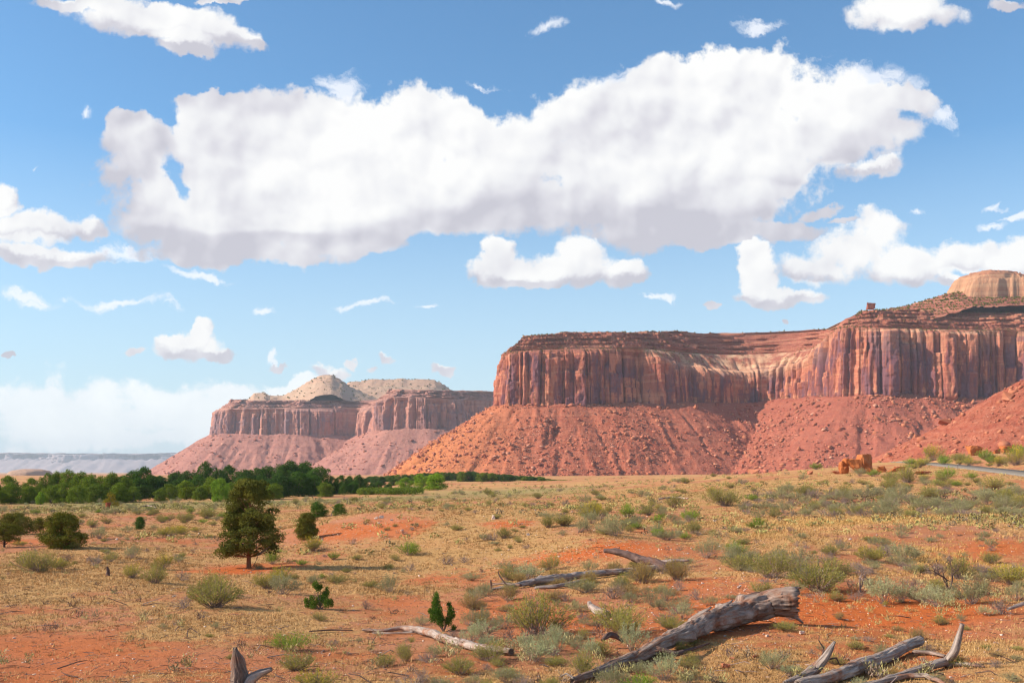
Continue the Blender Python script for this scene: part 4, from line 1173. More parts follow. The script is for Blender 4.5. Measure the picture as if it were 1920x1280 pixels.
def dead_tree(px, py, hpx, label, seed, mat=M_TWIG, name='dead_tree'):
    p = on_ground(px, py); H = hpx * p[1] / F; p[2] = gz(p[0], p[1]) - 0.05
    rg = np.random.default_rng(seed); segs = []
    grow([0, 0, 0], unit(np.array([0.1, 0, 1.0])), 0.36, 0.022, 4, rg, segs, 0.42, 0.0, 0.62, (2, 4))
    grow([0, 0, 0.1], unit(np.array([0.5, 0, 0.8])), 0.30, 0.016, 4, rg, segs, 0.45, 0.0, 0.62, (2, 4))
    V, f = tubes(segs, 4); V /= V[:, 2].max()
    o = obj(name, mesh_np(name, V, f, mat), None, p); o.scale = (H, H, H); tag(o, label, 'dead tree')
dead_tree(621, 968, 36, 'bare leafless tree standing between two small junipers', 6)
dead_tree(1776, 1118, 80, 'twisted dead shrub trunk with dark twigs right of the sagebrush row', 8, M_DARKTWIG, 'dead_tree')
dead_tree(1612, 1110, 56, 'grey leafless bush amid the sagebrush row', 10, M_TWIG, 'dead_tree')

# --- cottonwoods along the creek
def cotton_protos():
    out = {}
    for k, mat in (('cotton', 'cotton'), ('cotdark', 'cotdark'), ('lime', 'lime')):
        lst = []
        for v in range(5):
            W = (0.95, 1.15, 0.85, 1.3, 1.0)[v]
            def env(h, W=W, v=v):
                r = W / 2 * max(0, 1 - abs((h - 0.42) / (0.56 if h > 0.42 else 0.9)) ** 2.6) ** 0.5 * (1 + 0.14 * math.sin(h * 9 + v * 2))
                return (-r + 0.04, r - 0.04)
            cm, C, rr = crown_mesh('crown', 40 + v, env, 95, 9500, 0.130, 0.042, MF[mat], 0.9, 1.0, solid=0.4)
            lm = limb_mesh('trunk', [(0, 0, -0.12), (0.01, 0, 0.12), (-0.01, 0.01, 0.45), (0, 0, 0.8)], [0.038, 0.03, 0.018, 0.006], C, M_GBARK, 0.009, 3, 5)
            lst.append((cm, lm))
        out[k] = lst
    return out
CP = cotton_protos()
def cottonwood(px, d, top, base, wpx, kind, v, label, group=None):
    x = (px - 960) / F * d; z = gz(x, d)
    # the foot stands on the terrain, the height comes from the photo's tree top
    H = (HZ - top) / F * d + CZ - z
    t = empty('cottonwood_tree', (x, d, z - 0.1), random.Random(int(px * 3 + d)).uniform(0, 6.28)); tag(t, label, 'cottonwood', group)
    cm, lm = CP[kind][v % 5]
    W = wpx * d / F / (0.95, 1.15, 0.85, 1.3, 1.0)[v % 5]
    low = 0.05 * H
    a = obj('crown', cm, t); a.scale = (W, W, (H - low) / 1.02); a.location = (0, 0, low)
    b = obj('trunk', lm, t); b.scale = (W, W, (H - low) / 1.02); b.location = (0, 0, low)
def creek_trees():
    rnd = random.Random(4)
    GD = 'cottonwoods of the dense dark grove'; LD_ = 'dark green cottonwood in the dense grove behind the lone juniper'
    # back rows of the dark grove
    for px, top, wd, d in [(300,893,46,300),(330,886,44,300),(352,882,40,290),(384,868,50,300),(412,882,44,290),(430,874,48,305),(458,880,44,295),(480,877,48,300),(505,873,52,305),(530,876,44,290),
                           (543,867,58,290),(572,869,56,300),(598,874,50,285),(590,892,44,265),(560,886,54,262),(525,890,50,258),(490,894,46,262),(455,895,44,258),(372,892,46,262),(338,897,40,262),(305,901,40,262),
                           (270,868+9,46,262),(250,882,44,262),(286,892,38,275),(262,897,40,250),(230,893,42,280)]:
        cottonwood(px, d, top, 935, wd, 'cotdark', rnd.randrange(5), LD_, GD)
    GM = 'mid green cottonwoods in front of the dark grove'; LM = 'mid green cottonwood at the front of the grove behind the lone juniper'
    for px, top, wd, d in [(318,907,34,242),(350,902,38,250),(395,896,36,252),(432,905,30,240),(515,905,34,246),(300,918,26,232),(375,912,28,236),(468,902,34,250),(610,905,30,252)]:
        cottonwood(px, d, top, 935, wd, 'cotton', rnd.randrange(5), LM, GM)
    cottonwood(413, 228, 897, 935, 36, 'lime', 1, 'light green cottonwood showing left of the lone juniper crown')
    GL = 'cottonwoods of the left grove'; LL = 'olive green cottonwood in the open grove on the far left'
    for px, top, wd, d in [(-30,890,50,215),(15,893,44,216),(60,897,40,225),(88,889,40,222),(108,886,34,230),(130,880,36,226),(152,887,40,222),(172,891,38,216),(190,892,36,228),(212,888,40,222),(235,896,34,226),
                           (20,908,40,206),(55,912,34,210),(118,905,40,208),(145,910,36,205),(95,910,34,208),(180,908,36,212),(225,906,34,214),(250,912,30,214),(-10,915,40,204)]:
        cottonwood(px, d, top, 945, wd, 'cotton', rnd.randrange(5), LL, GL)
    cottonwood(76, 200, 922, 950, 16, 'lime', 2, 'slim lime green sapling in front of the left grove')
    GR = 'dark cottonwoods right of the dense grove'; LR = 'dark cottonwood in the low clump right of the dense grove'
    for px, top, wd, d in [(622,893,26,300),(640,891,26,300),(655,893,22,310),(672,891,24,300),(684,896,18,310),(630,903,24,285),(662,903,24,285),(645,905,22,280)]:
        cottonwood(px, d, top, 930, wd, 'cotdark', rnd.randrange(5), LR, GR)
    GS = 'small dark trees between the clumps'; LS = 'small dark green tree left of the lime green cottonwoods'
    for px, top, wd, d in [(697,905,18,330),(710,902,18,330),(728,907,16,320),(702,894,16,480),(716,893,18,490),(735,892,18,480)]:
        cottonwood(px, d, top, 925, wd, 'cotdark', rnd.randrange(5), LS, GS)
    cottonwood(760, 320, 895, 922, 34, 'lime', 1, 'leftmost of the lime green cottonwoods at mid distance')
    cottonwood(790, 340, 889, 920, 36, 'lime', 3, 'middle tree of the lime green cottonwoods at mid distance')
    cottonwood(818, 325, 887, 922, 38, 'lime', 0, 'largest and rightmost of the lime green cottonwoods at mid distance')
    GF = 'cottonwoods of the distant tree line'; LF_ = 'tiny far cottonwood in the tree line below the talus slope'
    for i in range(46):
        q = i / 45; px = 690 + q * 368 + rnd.uniform(-3, 3)
        top = np.interp(px, [690, 740, 830, 880, 940, 1000, 1060], [894, 891, 885, 883, 889, 893, 900]) + rnd.uniform(-1.2, 1.2)
        d = np.interp(px, [690, 850, 1060], [640, 700, 640]) + rnd.uniform(-40, 30)
        cottonwood(px, d, top, 905, rnd.uniform(16, 24), 'cotdark' if rnd.random() < 0.7 else 'cotton', rnd.randrange(5), LF_, GF)
creek_trees()
round_tree(207, 950, 30, 24, 'golden yellow bushy tree beside the rusty drum', 'gold', seed=31, nclump=30, nleaf=2600, cs=0.2, ls=0.06, trunk_frac=0.05, name='golden_tree', cat='tree', bark=M_GBARK)
round_tree(452, 936, 34, 26, 'yellow-brown bushy tree at the edge of the dark grove', 'gold', seed=32, nclump=30, nleaf=2600, cs=0.2, ls=0.06, trunk_frac=0.05, name='golden_tree', cat='tree', bark=M_GBARK)
def hedge():
    rg = np.random.default_rng(5); Vs, Fs, o = [], [], 0
    for i in range(170):
        px = rg.uniform(672, 790); d = rg.uniform(268, 285); x = (px - 960) / F * d; z = gz(x, d)
        n = 60; c = np.array([x, d, z + 0.9]) + unit(rg.normal(size=(n, 3))) * np.array([1.1, 1.0, 1.0]) * rg.uniform(0.5, 1, (n, 1))
        V, f = leaf_quads(c, unit(rg.normal(size=(n, 3))), 0.4, 0.25, rg); Vs.append(V); Fs.append(f + o); o += len(V)
    tag(obj('willow_thicket', mesh_np('willow_thicket', np.concatenate(Vs), np.concatenate(Fs), MF['cotton'])), 'low dark green willow thicket along the wash before the lime cottonwoods', 'thicket', kind='stuff')
hedge()
# ------------------------------------------------------------------ rocks
import bmesh
def rock_np(seed, n=13, flat=0.75, box=0.55):
    """convex angular block, about unit size; returns V, triangles"""
    rg = np.random.default_rng(seed)
    p = rg.uniform(-0.5, 0.5, (n, 3)); p = np.sign(p) * np.abs(p) ** box * 0.5 ** (1 - box)
    p *= np.array([1, rg.uniform(0.6, 0.95), flat * rg.uniform(0.7, 1.1)])
    bm = bmesh.new()
    vs = [bm.verts.new(q) for q in p]
    bmesh.ops.convex_hull(bm, input=vs)
    bmesh.ops.delete(bm, geom=[v for v in bm.verts if not v.link_faces], context='VERTS')
    bmesh.ops.triangulate(bm, faces=bm.faces)
    bm.verts.index_update()
    V = np.array([v.co[:] for v in bm.verts]); T = np.array([[v.index for v in f.verts] for f in bm.faces]); bm.free()
    return V, T
def crack_rock(name, seed, mat, sub=4, amp=0.10, box=0.35, flat=0.9, n=14):
    """larger near block: hull, subdivided and weathered"""
    V, T = rock_np(seed, n, flat, box)
    bm = bmesh.new(); vs = [bm.verts.new(q) for q in V]
    for t in T: bm.faces.new([vs[i] for i in t])
    bmesh.ops.dissolve_limit(bm, angle_limit=R(14), verts=bm.verts, edges=bm.edges)
    bmesh.ops.bevel(bm, geom=list(bm.edges), offset=0.018, segments=1, affect='EDGES')
    bmesh.ops.triangulate(bm, faces=bm.faces)
    bmesh.ops.subdivide_edges(bm, edges=bm.edges, cuts=sub, use_grid_fill=True)
    bmesh.ops.triangulate(bm, faces=bm.faces)
    co = np.array([v.co[:] for v in bm.verts])
    nm = unit(co)
    dsp = amp * (fbm(co[:, 0] * 4 + seed, co[:, 2] * 4 + co[:, 1] * 3, 4, seed, 0.6) + 0.35 * np.where(fbm(co[:, 2] * 9, co[:, 0] * 0.8, 2, seed + 3) > 0.15, -1, 0))
    co += nm * dsp[:, None]
    for v, c in zip(bm.verts, co): v.co = c
    me = D.meshes.new(name); bm.to_mesh(me); bm.free(); me.materials.append(mat)
    return me
def hero_rock(px, py, wpx, hpx, seed, mat, label, name='boulder', cat='boulder', depth=None, rz=0, tilt=0, group=None, box=0.35, dy=1.0):
    if depth is None:
        p = on_ground(px, py)
    else:
        p = np.array([(px - 960) / F * depth, depth, 0]); p[2] = gz(p[0], p[1])
    k = p[1] / F
    me = crack_rock(name, seed, mat, box=box)
    co = np.empty(len(me.vertices) * 3); me.vertices.foreach_get('co', co); co = co.reshape(-1, 3)
    co -= (co.max(0) + co.min(0)) / 2; co /= (co.max(0) - co.min(0)); co *= np.array([wpx * k, wpx * k * dy, hpx * k * 1.15])
    co[:, 2] += hpx * k * 0.43
    me.vertices.foreach_set('co', co.ravel()); me.update()
    o = obj(name, me, None, p); o.rotation_euler = (0, tilt, rz); tag(o, label, cat, group)
    return o
hero_rock(1597, 886, 34, 34, 3, M_BOULD, 'left half of the big split orange block by the pale flat', box=0.22, depth=205)
hero_rock(1622, 882, 30, 35, 8, M_BOULD, 'right half of the big split orange block, flat topped', box=0.18, depth=208, tilt=0.08)
hero_rock(1582, 880, 16, 24, 12, M_BOULD, 'thin orange slab leaning on the left side of the split block', box=0.3, depth=206)
hero_rock(1652, 880, 18, 12, 14, M_BOULD, 'low orange boulder just right of the split block', box=0.5, depth=205)
hero_rock(1672, 884, 22, 9, 15, M_BOULD, 'flat orange rock right of the split block, among shrubs', box=0.5, depth=203)
hero_rock(1688, 879, 20, 8, 16, M_BOULR, 'rightmost flat red rock of the rubble by the split block', box=0.5, depth=212)
hero_rock(1640, 888, 8, 6, 17, M_BOULD, 'small squared orange rock below the split block', depth=198)
hero_rock(1570, 884, 16, 6, 18, M_BOULR, 'low red rock left of the split block', box=0.5, depth=207)
hero_rock(1730, 893, 30, 6, 19, M_BOULR, 'flat red ledge rock below the end of the road', depth=190, box=0.5)
hero_rock(1519, 889, 10, 7, 20, M_BOULR, 'small red rock alone on the pale flat', box=0.5)
hero_rock(1826, 854, 24, 19, 21, M_BOULD, 'squarish orange boulder standing behind the road', depth=330, box=0.25)
hero_rock(1868, 850, 14, 10, 22, M_BOULD, 'orange wedge boulder right of the squarish one behind the road', depth=340)
hero_rock(1886, 842, 19, 13, 24, M_BOULD, 'rounded orange boulder uphill near the right edge', depth=350)
hero_rock(1412, 884, 20, 12, 25, M_BOULR, 'pale red boulder at the foot of the talus, right of centre', depth=380)
hero_rock(1654, 911, 8, 4, 26, M_BOULR, 'little red rock in the straw grass below the split block')
hero_rock(925, 973, 7, 8, 27, M_PALER, 'white stone beside a shrub on the crest of the red bank', 'stone', 'stone')
hero_rock(1340, 978, 6, 4, 28, M_PALER, 'small pale stone on the flat right of centre', 'stone', 'stone')
for i, (px, py, wd, lab) in enumerate([(1386,1101,9,'white stone on red soil above the big log, the left one of two'),(1428,1090,7,'white stone on red soil above the big log, the right one of two'),(1439,1193,7,'pale stone below the thick end of the big log'),
        (1361,1250,16,'flat orange stone on the red slope under the big log'),(1372,1236,10,'pale orange stone up from the flat one under the big log'),(1504,1187,10,'pale stone on red soil right of the big log'),(705,972,8,'white stone on the crest of the stony red bank, left of a pair'),(715,971,9,'white stone on the crest of the stony red bank, right of a pair'),
        (990,1003,7,'pale stone left on the red stony bank'),(937,1266,5,'small white stone at the bottom centre'),(1416,1233,12,'tan stone on the red slope between the log piles')]):
    hero_rock(px, py, wd, wd * 0.55, 60 + i, M_PALER if i not in (3, 4, 10) else M_BOULR, lab, 'stone', 'stone')

RV = [rock_np(300 + i, 11, 0.8, 0.6) for i in range(14)]
def rock_mass(name, P_, sz, rg, mat, label=None, cat=None, sink=0.25):
    """many blocks in one mesh"""
    Vs, Ts, o = [], [], 0
    which = rg.integers(0, len(RV), len(P_))
    for k in range(len(RV)):
        m = which == k
        if not m.any(): continue
        V, T = RV[k]; n = m.sum()
        a = rg.uniform(0, 6.28, n); c, s = np.cos(a), np.sin(a)
        st = np.stack([rg.uniform(0.8, 1.5, n), rg.uniform(0.7, 1.1, n), rg.uniform(0.6, 1.0, n)], -1)
        q = V[None] * st[:, None] * sz[m][:, None, None]
        tx = rg.normal(0, 0.35, n)
        y2 = q[..., 1] * np.cos(tx)[:, None] - q[..., 2] * np.sin(tx)[:, None]; z2 = q[..., 1] * np.sin(tx)[:, None] + q[..., 2] * np.cos(tx)[:, None]
        x3 = q[..., 0] * c[:, None] - y2 * s[:, None]; y3 = q[..., 0] * s[:, None] + y2 * c[:, None]
        W = np.stack([x3, y3, z2], -1) + P_[m][:, None] + np.array([0, 0, 1]) * (sz[m] * (0.5 - sink) * 0.7)[:, None, None]
        Vs.append(W.reshape(-1, 3)); Ts.append((T[None] + (np.arange(n) * len(V))[:, None, None]).reshape(-1, 3) + o); o += n * len(V)
    ob = obj(name, mesh_np(name, np.concatenate(Vs), np.concatenate(Ts), mat)); tag(ob, label, cat, kind='stuff'); return ob
M_RUB = None
def rubble_mat(name, c1, c2, c3):
    m, t, b = mat_new(name, 0.92, 0.08)
    r = nd(t, 'ShaderNodeNewGeometry').outputs['Random Per Island']
    c = ramp(t, r, [(0.0, c1), (0.4, c2), (0.75, c2), (0.93, c3), (1.0, tuple(x * 0.6 for x in c1))])
    n = noise(t, geo_pos(t), 0.6, 5.0, 0.7)
    c = mixc(t, mth(t, 'MULTIPLY', n, 0.4), c, c1)
    t.links.new(c, b.inputs['Base Color']); bump(t, b, n, 0.6, 0.4); return m
M_RUB = rubble_mat('rubble_rock', (0.32, 0.092, 0.052), (0.48, 0.175, 0.105), (0.66, 0.36, 0.25))

ROCKM = []
for i in range(10):
    V, T = rock_np(500 + i, 15, 0.85, 0.5)
    ROCKM.append(mesh_np('boulder', V, T, M_BOULR))
def talus_rocks():
    rg = np.random.default_rng(12)
    n = 90000
    x = rg.uniform(-230, 800, n); y = rg.uniform(1130, 1620, n)
    z, dd = talus_h(x, y, NEAR, 3); g = ground_h(x, y, False)
    cl = fbm(x / 40, y / 40, 3, 44)
    px = 960 + x / y * F
    ok = (z > g - 1) & (dd > 6) & (px < 1950) & (rg.uniform(size=n) < np.clip(0.45 + 0.9 * cl, 0.08, 1)) & (dd < 240)
    x, y, z, g, dd = x[ok], y[ok], z[ok], g[ok], dd[ok]
    sz = 0.9 + rg.pareto(2.2, len(x)) * 1.2; sz = np.clip(sz, 0.7, 6.5)
    P_ = np.stack([x, y, np.maximum(z, g)], -1)
    big = np.argsort(-sz)[:220]
    rest = np.setdiff1d(np.arange(len(x)), big)[:26000]
    for k, i in enumerate(big):
        o = obj('boulder', ROCKM[k % 10], None, P_[i] + np.array([0, 0, sz[i] * 0.15])); s = sz[i]
        o.scale = (s * rg.uniform(0.9, 1.4), s, s * rg.uniform(0.7, 1.1)); o.rotation_euler = (rg.normal(0, .4), rg.normal(0, .4), rg.uniform(0, 6.28))
        tag(o, 'red sandstone boulder fallen on the long talus apron of the mesa', 'boulder', 'boulders on the mesa talus')
    rock_mass('rubble', P_[rest], sz[rest], rg, M_RUB, 'red rubble strewn over the talus of the mesa', 'rubble')
    # nearer slope on the right
    n = 26000
    x = rg.uniform(190, 470, n); y = rg.uniform(380, 660, n); z = slope_raw(x, y); g = ground_h(x, y, False); px = 960 + x / y * F
    ok = (z > g - 0.6) & (px < 1980) & (z < 90) & (rg.uniform(size=n) < np.clip(0.5 + 0.8 * fbm(x / 16, y / 16, 3, 4), 0.1, 1))
    x, y, z, g = x[ok], y[ok], z[ok], g[ok]
    sz = np.clip(0.45 + rg.pareto(2.4, len(x)) * 0.55, 0.4, 5.0); P_ = np.stack([x, y, np.maximum(z, g)], -1)
    big = np.argsort(-sz)[:60]; rest = np.setdiff1d(np.arange(len(x)), big)[:9000]
    for k, i in enumerate(big):
        o = obj('boulder', ROCKM[(k * 3) % 10], None, P_[i] + np.array([0, 0, sz[i] * 0.15])); s = sz[i]
        o.scale = (s * rg.uniform(0.9, 1.4), s, s * rg.uniform(0.7, 1.1)); o.rotation_euler = (rg.normal(0, .4), rg.normal(0, .4), rg.uniform(0, 6.28))
        tag(o, 'orange-red boulder on the steep rocky slope at the right edge', 'boulder', 'boulders on the right-hand slope')
    rock_mass('rubble', P_[rest], sz[rest], rg, M_RUB, 'orange-red rubble covering the steep slope at the right edge', 'rubble')
    for (px, py, d, s, lab) in [(1892, 745, 560, 8.5, 'biggest boulder high on the right-hand slope'), (1766, 836, 440, 6.0, 'dark-faced slab low on the right-hand slope'), (1683, 786, 1250, 11, 'large blocky boulder in the middle of the talus under the dark cliff'), (1303, 764, 1500, 9, 'rounded boulder just under the cliff of the alcove'), (1775, 795, 1240, 10, 'split boulder on the talus under the promontory')]:
        x = (px - 960) / F * d
        # slide along the ray until it meets the slope
        dd_ = np.linspace(300, 1700, 1401); xr = (px - 960) / F * dd_; zr = CZ + (HZ - py) / F * dd_
        sl = slope_raw(xr, dd_); tl, _ = talus_h(xr, dd_, NEAR, 3)
        hit = np.nonzero(zr <= np.maximum(sl, np.where(dd_ > 1050, tl, -99)))[0]
        i = hit[0] if len(hit) else int(d - 300)
        me = crack_rock('boulder', 900 + px, M_BOULR, 2, 0.06, 0.4)
        o = obj('boulder', me, None, (xr[i], dd_[i], zr[i])); o.scale = (s * 1.1, s, s * 0.85); o.rotation_euler = (0.2, 0.3, px); tag(o, lab, 'boulder')
    # rubble on the far mesa
    n = 9000
    x = rg.uniform(-1100, 0, n); y = rg.uniform(2500, 3050, n); z, dd = talus_h(x, y, FARM, 60, 1.5, 32.0); ok = (z > -12) & (dd > 10) & (dd < 300)
    P_ = np.stack([x, y, z], -1)[ok]; sz = np.clip(1.6 + rg.pareto(2.6, len(P_)) * 1.6, 1.6, 11)
    rock_mass('rubble', P_[:5000], sz[:5000], rg, M_RUB, 'fine rubble on the talus of the far mesa', 'rubble')
talus_rocks()

def gravel():
    rg = np.random.default_rng(77)
    n = 90000
    d = np.exp(rg.uniform(math.log(20), math.log(110), n)); px = rg.uniform(-40, 1960, n); x = (px - 960) / F * d
    gr, gn, st, rd = cover(x, d)
    keep = rg.uniform(size=n) < np.clip(st * 0.85 + 0.035 + 0.05 * rd, 0, 1) * 0.5
    x, d, st = x[keep], d[keep], st[keep]
    z = ground_h(x, d)
    sz = np.clip(0.035 + rg.pareto(3.0, len(x)) * 0.045, 0.03, 0.35) * (0.7 + 0.5 * np.clip(d / 60, 0.4, 1.6)); sz = np.minimum(sz, 0.003 * d)
    P_ = np.stack([x, d, z], -1)
    half = rg.uniform(size=len(x)) < 0.45
    rock_mass('gravel', P_[half], sz[half], rg, M_PALER, 'pale broken stones scattered over the red banks', 'gravel')
    rock_mass('gravel', P_[~half], sz[~half], rg, rubble_mat('red_gravel', (0.42, 0.13, 0.05), (0.60, 0.26, 0.13), (0.72, 0.45, 0.32)), 'orange-red broken stones scattered over the soil', 'gravel')
gravel()

def mesa_scrub():
    rg = np.random.default_rng(9); Vs, Fs, o = [], [], 0
    def put(p, s):
        nonlocal o
        n = 16; c = p + np.array([0, 0, s * 0.3]) + unit(rg.normal(size=(n, 3))) * s * 0.5 * rg.uniform(0.3, 1, (n, 1)) * np.array([1, 1, 0.8])
        V, f = leaf_quads(c, unit(rg.normal(size=(n, 3))), s * 0.55, s * 0.4, rg); Vs.append(V); Fs.append(f + o); o += len(V)
    rows = len(NV); nr, nb, nl = 71, 10, 60
    for _ in range(900):     # along the rim and just behind
        j = rg.integers(0, NV.shape[1]); r_ = rg.choice([nr + nb + nl - 1, nr + nb + nl, nr + nb + nl + 1])
        dy = rg.uniform(0, 14); q = NV[r_, j] + np.array([0, dy, 0]); put(q, rg.uniform(1.4, 3.4))
    for _ in range(2600):    # ledges and bench
        j = rg.integers(0, NV.shape[1]); r_ = rg.integers(nr + 1, nr + nb + nl - 1) if rg.uniform() < 0.5 else rg.integers(nr + 2, nr + nb + 6)
        put(NV[r_, j], rg.uniform(0.8, 2.2))
    for _ in range(1500):     # slope below the dome
        x = rg.uniform(500, 800); y = rg.uniform(1400, 1475); z = upper_h(np.array([x]), np.array([y]))[0]
        if z > CZ + (HZ - 590) / F * y: put(np.array([x, y, z]), rg.uniform(1.2, 3.2))
    for _ in range(90):
        x = rg.uniform(660, 830); y = rg.uniform(1445, 1490); z = dome_h(np.array([x]), np.array([y]))[0]
        if z > 310: put(np.array([x, y, z]), rg.uniform(1.2, 2.6))
    tag(obj('mesa_scrub', mesh_np('mesa_scrub', np.concatenate(Vs), np.concatenate(Fs), MF['juniper'])), 'dark junipers dotting the rim and ledges of the near mesa', 'scrub', kind='stuff')
    Vs, Fs, o = [], [], 0
    for _ in range(1500):
        x = rg.uniform(-880, -150); y = rg.uniform(3080, 3480); z = far_top(np.array([x]), np.array([y]))[0]
        if z > CZ + (HZ - 752) / F * 3150 and rg.uniform() < 0.5: put(np.array([x, y, z]), rg.uniform(3, 6))
    tag(obj('mesa_scrub', mesh_np('mesa_scrub', np.concatenate(Vs), np.concatenate(Fs), MF['juniper'])), 'dark scrub dotting the pale top of the far mesa', 'scrub', kind='stuff')
mesa_scrub()
# small tower on the promontory rim
def tower():
    x, d = (1632 - 960) / F * 1410, 1410
    p = np.array([x, d, CZ + (HZ - 579) / F * d])
    me = crack_rock('rock_tower', 77, M_ROCK, 2, 0.06, 0.3)
    o = obj('rock_tower', me, None, p + np.array([0, 0, 4.0])); o.scale = (13, 12, 13); tag(o, 'small blocky rock tower on the rim of the promontory', 'rock tower')
tower()
# ------------------------------------------------------------------ fallen logs
def depth_of(px, pyg): return on_ground(px, pyg)[1]
def log_mesh(name, spec, seed, mat, groove=0.12, sides=36, knots=3, ragged=0.25):
    pts, rad, last = [], [], None
    for (px, py, r, pg) in spec:
        if pg is not None: last = depth_of(px, pg)
        pts.append(P(px, py, last)); rad.append(r * 0.88 * last / F)
    pts = np.array(pts); rad = np.array(rad)
    t = np.r_[0, np.cumsum(np.linalg.norm(np.diff(pts, axis=0), axis=1))]
    n = max(24, int(t[-1] / 0.05)); n = min(n, 170); u = np.linspace(0, t[-1], n)
    C = np.stack([smooth(np.interp(u, t, pts[:, k]), max(3, n // 14)) for k in range(3)], -1); Rr = np.interp(u, t, rad)
    rg = np.random.default_rng(seed)
    C += np.stack([fbm(u * 1.1, u * 0 + k, 3, seed + k) for k in range(3)], -1) * (Rr * 0.35)[:, None]
    dn = unit(np.gradient(C, axis=0)); up = np.array([0, 0, 1.0])
    a = unit(np.cross(dn, up + np.array([0.01, 0.02, 0]))); b = np.cross(a, dn)
    th = np.linspace(0, 2 * np.pi, sides, endpoint=False)
    TT, UU = np.meshgrid(th, u)
    tw = TT + 0.25 * UU
    cx, cy = np.cos(tw), np.sin(tw)
    gr = 0.9 - 2.2 * np.abs(fbm(cx * 3.4 + 5 * cy + UU * 0.35, UU * 0.55 + cy * 2.8, 3, seed + 7, 0.6)) + 0.5 * fbm(cx * 2 + UU * 0.8, cy * 2 + UU * 0.8, 3, seed + 17)
    fine = fbm(cx * 9 + UU * 0.3, cy * 9 + UU * 0.3, 2, seed + 8)
    rr = Rr[:, None] * (1 + groove * 1.7 * gr + groove * 0.8 * fine)
    for _ in range(knots):
        ku = rg.uniform(0.1, 0.9) * t[-1]; kt = rg.uniform(0, 6.28); s = rg.uniform(0.05, 0.12) + 0.3 * rad.mean()
        dth = np.angle(np.exp(1j * (TT - kt)))
        rr += Rr[:, None] * 0.5 * np.exp(-((UU - ku) / s) ** 2 - (dth / 0.35) ** 2)
    V = C[:, None] + (a[:, None] * np.cos(TT)[..., None] + b[:, None] * np.sin(TT)[..., None]) * rr[..., None]
    # ragged broken ends
    V[0] -= dn[0] * (rg.uniform(0, 1, sides) * ragged * Rr[0] * 3)[:, None]; V[-1] += dn[-1] * (rg.uniform(0, 1, sides) * ragged * Rr[-1] * 3)[:, None]
    inner0 = C[0] + (V[0] - C[0]) * 0.35 + dn[0] * Rr[0] * 0.5; inner1 = C[-1] + (V[-1] - C[-1]) * 0.35 - dn[-1] * Rr[-1] * 0.8
    rows = np.concatenate([inner0[None], V, inner1[None]], 0)
    nr = len(rows); i = np.arange(nr - 1)[:, None] * sides; j = np.arange(sides)[None]; j2 = (j + 1) % sides
    f = np.stack([i + j, i + j2, i + sides + j2, i + sides + j], -1).reshape(-1, 4)
    allv = np.concatenate([rows.reshape(-1, 3), [C[0] + dn[0] * Rr[0]], [C[-1] - dn[-1] * Rr[-1] * 1.2]])
    k0 = nr * sides
    jj = np.arange(0, sides, 2)
    cap = np.concatenate([np.stack([np.full(sides // 2, k0), (jj + 2) % sides, jj + 1, jj], -1), np.stack([np.full(sides // 2, k0 + 1), (nr - 1) * sides + jj, (nr - 1) * sides + jj + 1, (nr - 1) * sides + (jj + 2) % sides], -1)])
    f = np.concatenate([f, cap])
    al = np.concatenate([np.repeat(np.r_[u[0], u, u[-1]][:, None], sides, 1).ravel(), [0, 0]]); ar_ = np.concatenate([np.repeat(np.abs(np.cos(th / 2))[None] * 1.0, nr, 0).ravel(), [0, 0]])
    return allv, f, al, ar_
def place_log(name, label, spec, seed, mat, cat='log', parts=(), **kw):
    V, f, al, ar_ = log_mesh(name, spec, seed, mat, **kw)
    base = V.mean(0); base[2] = V[:, 2].min()
    if not parts:
        o = obj(name, mesh_np(name, V - base, f, mat, True, {'along': al, 'around': ar_}), None, base); tag(o, label, cat); return o
    t = empty(name, base); tag(t, label, cat)
    obj('trunk', mesh_np('trunk', V - base, f, mat, True, {'along': al, 'around': ar_}), t)
    for k, (pn, sp, mt, kw2) in enumerate(parts):
        V, f, al, ar_ = log_mesh(pn, sp, seed + 10 + k, mt, **kw2)
        obj(pn, mesh_np(pn, V - base, f, mt, True, {'along': al, 'around': ar_}), t)
    return t
S16 = dict(sides=16, knots=0, ragged=0.6); S10 = dict(sides=10, knots=0, ragged=0.9)
place_log('fallen_log', 'biggest fallen log, its thick ragged end raised over the red slope', [(1072,1277,6,1284),(1110,1262,8,1271),(1180,1237,11,1251),(1250,1203,14,1221),(1330,1167,19,1189),(1400,1143,23,1171),(1450,1131,24,1170),(1496,1129,25,1172)], 1, M_LOGR, groove=0.17, sides=60, knots=3, ragged=0.20,
  parts=[('splinter', [(1392,1122,4,1168),(1415,1114,5,1168),(1442,1110,4,1168),(1470,1106,2,1170)], M_LOGD, S10), ('splinter', [(1440,1112,3,1168),(1472,1104,4,1170),(1500,1101,2,1171)], M_LOGR, S10), ('splinter', [(1470,1148,5,1170),(1492,1156,4,1172),(1504,1166,2,1172)], M_LOGR, S10), ('splinter', [(1200,1222,3,1246),(1240,1198,4,1240),(1285,1178,2,1215)], M_LOG, S10), ('splinter', [(1296,1162,4,1190),(1315,1150,5,1190),(1331,1139,2,1190)], M_LOG, S10), ('splinter', [(1330,1150,5,1180),(1352,1138,5,1180),(1371,1127,2,1180)], M_LOG, S10), ('splinter', [(1316,1160,5,1188),(1345,1146,6,1182),(1362,1143,2,1182)], M_LOGD, S10),
         ('branch', [(1235,1216,5,1236),(1270,1224,5,1236),(1300,1215,3,1228),(1330,1205,1.5,1215)], M_LOGD, S16), ('branch', [(1075,1270,3,1284),(1062,1262,2,1280),(1050,1268,1,1278)], M_LOG, S10)])
